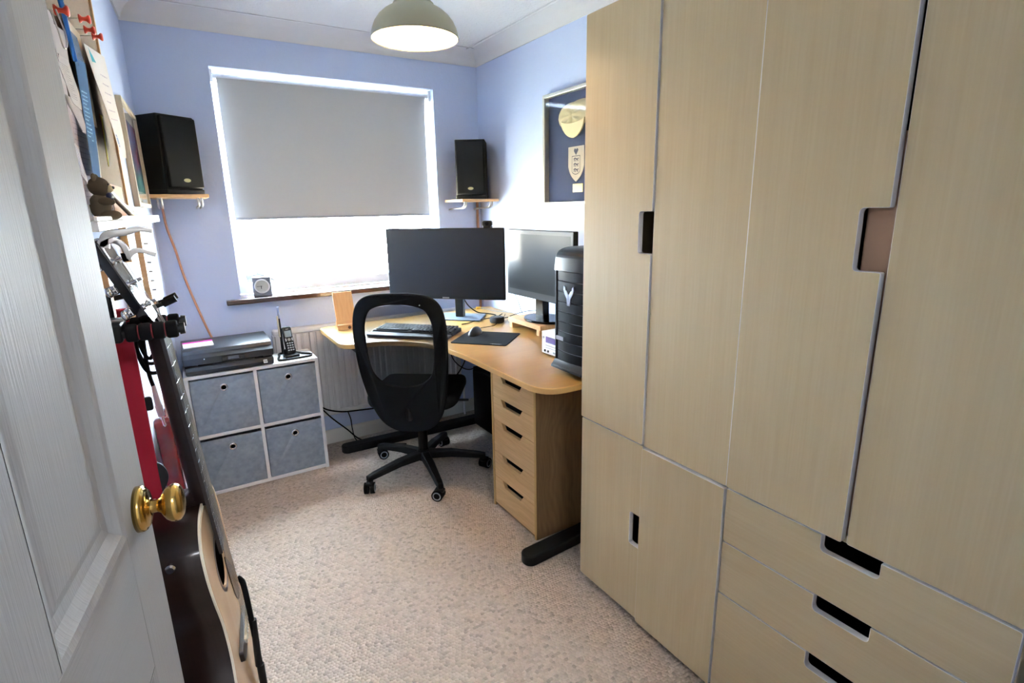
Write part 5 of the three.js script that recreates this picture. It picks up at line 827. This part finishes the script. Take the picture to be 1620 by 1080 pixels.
// =====================================================================
// CABLES ON DESK AND FLOOR
// =====================================================================
{
  const cab = (label, pts, r = 0.0026, m = M.rubber) => single('cable', tube(pts, r, Math.max(40, pts.length * 12)), m, label, 'cable');
  cab('black cable from the keyboard to the smart speaker', [[1.375, 0.766, 0.575], [1.42, 0.764, 0.56], [1.49, 0.764, 0.525], [1.57, 0.764, 0.51], [1.64, 0.764, 0.50], [1.72, 0.764, 0.44]]);
  cab('thin black cable running from the mouse over the mat', [[1.345, 0.770, 0.775], [1.38, 0.768, 0.745], [1.42, 0.767, 0.725], [1.50, 0.765, 0.71], [1.555, 0.764, 0.66], [1.66, 0.764, 0.55], [1.73, 0.764, 0.46]], 0.0017);
  cab('thick black cable dropping from behind the large monitor onto the desk', [[1.53, 0.86, 0.30], [1.58, 0.80, 0.28], [1.62, 0.766, 0.31], [1.65, 0.765, 0.38], [1.665, 0.765, 0.45], [1.62, 0.764, 0.54], [1.61, 0.772, 0.60]], 0.0036);
  cab('thin black cable hanging from the second monitor to the riser', [[1.66, 0.95, 0.66], [1.69, 0.88, 0.67], [1.70, 0.80, 0.71], [1.74, 0.766, 0.72], [1.77, 0.764, 0.66]], 0.0016);
  cab('black cable looping between smart speaker and wooden riser', [[1.615, 0.776, 0.60], [1.68, 0.765, 0.56], [1.73, 0.766, 0.53], [1.77, 0.80, 0.62], [1.79, 0.83, 0.78]], 0.0022);
  const y = thing('network_lead', 'grey network lead with a yellow plug at the back of the desk', 'cable', [1.69, DY, 0.19]); part(y, 'plug', box(0.03, 0.014, 0.018, 0, 0.008, 0, 0.003), mat(0xe0a82c, 0.5), 'yellow plug'); part(y, 'lead', tube([[0.012, 0.006, 0.006], [0.03, 0.005, 0.05], [0.04, 0.004, 0.14], [0.07, 0.004, 0.18], [0.10, 0.004, 0.26]], 0.0024), mat(0x8d9096, 0.6));
  cab('black cable sagging along the wall below the radiator', [[0.66, 0.285, 0.105], [0.70, 0.255, 0.105], [0.78, 0.225, 0.105], [0.90, 0.208, 0.10], [1.05, 0.198, 0.10], [1.25, 0.215, 0.10], [1.5, 0.27, 0.10], [1.62, 0.40, 0.10], [1.66, 0.60, 0.09]], 0.0045);
  cab('black cable sloping from the cube shelf down to the carpet', [[0.66, 0.28, 0.12], [0.72, 0.20, 0.12], [0.80, 0.11, 0.12], [0.86, 0.04, 0.13], [0.93, 0.006, 0.16], [1.1, 0.006, 0.30]], 0.004);
  cab('thin black cable hanging from the sagging cable to the carpet', [[0.815, 0.222, 0.11], [0.828, 0.17, 0.11], [0.832, 0.10, 0.112], [0.842, 0.04, 0.12], [0.87, 0.006, 0.15]], 0.003);
}

// =====================================================================
// OUTSIDE: garden, shed, houses, trees seen over the sill
// =====================================================================
{
  const lawn = mat(0xb9b8a8, 0.95); single('garden_ground', span(-20, 40, -2.9, -2.7, -70, -1.2, 0), lawn, 'pale sunlit ground of the garden beyond the window', 'ground').userData.kind = 'structure';
  const sh = thing('garden_shed', 'pale boarded garden shed with a sloping roof, below left outside the window', 'shed', [0.2, -2.7, -9.0]), bm = mat(0x3c3c3c, 0.9);
  for (let i = 0; i < 14; i++) part(sh, 'board', box(3.3, 0.165, 0.03, 0, 0.1 + i * 0.18, (i % 2) * 0.004, 0.004), bm);
  for (let i = 0; i < 4; i++) part(sh, 'board', box(2.6 - i * 0.7, 0.165, 0.03, 0, 2.62 + i * 0.18, (i % 2) * 0.004, 0.004), bm);
  part(sh, 'wall', span(-1.62, 1.62, 0, 2.7, -2.5, -0.02, 0), bm); for (const s of [-1, 1]) { const r = box(2.0, 0.05, 2.9, 0, 0, 0, 0.005); r.rotateZ(-s * 0.46); r.translate(s * 0.86, 3.14, -1.2); part(sh, 'roof_slope', r, mat(0x353a40, 0.9)); }
  function house(label, x, z, w, d, h, roofH, roofC, wallC) {
    const o = thing('house', label, 'house', [x, -2.7, z]);
    part(o, 'wall', span(-w / 2, w / 2, 0, h, -d / 2, d / 2, 0), mat(wallC, 0.9));
    const s = new THREE.Shape(); s.moveTo(-d / 2 - 0.25, 0); s.lineTo(d / 2 + 0.25, 0); s.lineTo(0, roofH); s.closePath(); const g = ext(s, w + 0.4, 0); g.rotateY(Math.PI / 2); g.translate(-w / 2 - 0.2, h, 0); part(o, 'roof', g, mat(roofC, 0.9));
    part(o, 'chimney', span(w * 0.2, w * 0.2 + 0.6, h, h + roofH + 0.7, -0.3, 0.3, 0), mat(roofC, 0.9));
    for (let i = 0; i < 3; i++) { const f = part(o, 'window', span(-w / 2 + w * (0.15 + 0.3 * i), -w / 2 + w * (0.15 + 0.3 * i) + 1.0, h - 1.6, h - 0.5, d / 2 - 0.02, d / 2 + 0.04, 0), mat(0x5a5a5a, 0.5)); part(f, 'pane', span(-w / 2 + w * (0.15 + 0.3 * i) + 0.08, -w / 2 + w * (0.15 + 0.3 * i) + 0.92, h - 1.52, h - 0.58, d / 2 + 0.03, d / 2 + 0.05, 0), mat(0x30343a, 0.2)); }
  }
  house('house with a pale red roof, left of those seen through the window', 2.0, -24, 3.4, 4, 1.1, 1.35, 0x584038, 0x4a4644);
  house('house with a red gabled roof in the middle of the window view', 5.6, -30, 4.2, 4, 0.9, 1.5, 0x5c3c34, 0x4a4644);
  house('low house with a grey red roof behind the large monitor edge', 10.4, -36, 5, 4, 0.8, 1.2, 0x50443f, 0x4a4644);
  function tree(label, x, z, h, r, c, seed) {
    const o = thing('tree', label, 'tree', [x, -2.7, z]), R = rng(seed), m = phys(c, 0.9, { transmission: 0.3, thickness: 0, side: THREE.DoubleSide }), pos = [];
    part(o, 'trunk', cyl(0.09, 0.05, h * 0.8, 0, h * 0.4, 0, 'y', 8), mat(0x2c2620, 0.9));
    for (let i = 0; i < 900; i++) { const t = R() * 6.283, p = Math.acos(2 * R() - 1), q = r * Math.cbrt(R()), c0 = V(q * Math.sin(p) * Math.cos(t), h - r + q * Math.cos(p) * 0.9, q * Math.sin(p) * Math.sin(t)), a = V(R() - 0.5, R() - 0.5, R() - 0.5).multiplyScalar(0.28), b = V(R() - 0.5, R() - 0.5, R() - 0.5).multiplyScalar(0.28); pos.push(...c0.toArray(), ...c0.clone().add(a).toArray(), ...c0.clone().add(b).toArray()); }
    const g = new THREE.BufferGeometry(); g.setAttribute('position', new THREE.Float32BufferAttribute(pos, 3)); g.computeVertexNormals(); part(o, 'foliage', g, m).userData.kind = 'stuff';
  }
  tree('small green tree at the left edge of the window view', 1.9, -15, 3.0, 0.6, 0x3e5a44, 5); tree('green bush right of centre in the window view', 4.2, -12.5, 2.3, 0.5, 0x3e5c48, 6); tree('bluish green tree beside the red gabled house', 6.0, -22, 2.3, 0.8, 0x40545a, 8); tree('green bush just left of the monitor in the window view', 5.6, -14, 2.1, 0.6, 0x486048, 9);
}

// shadows on for every mesh
scene.traverse((o) => { if (o.isMesh) { o.castShadow = true; o.receiveShadow = true; } });
renderer.render(scene, camera);
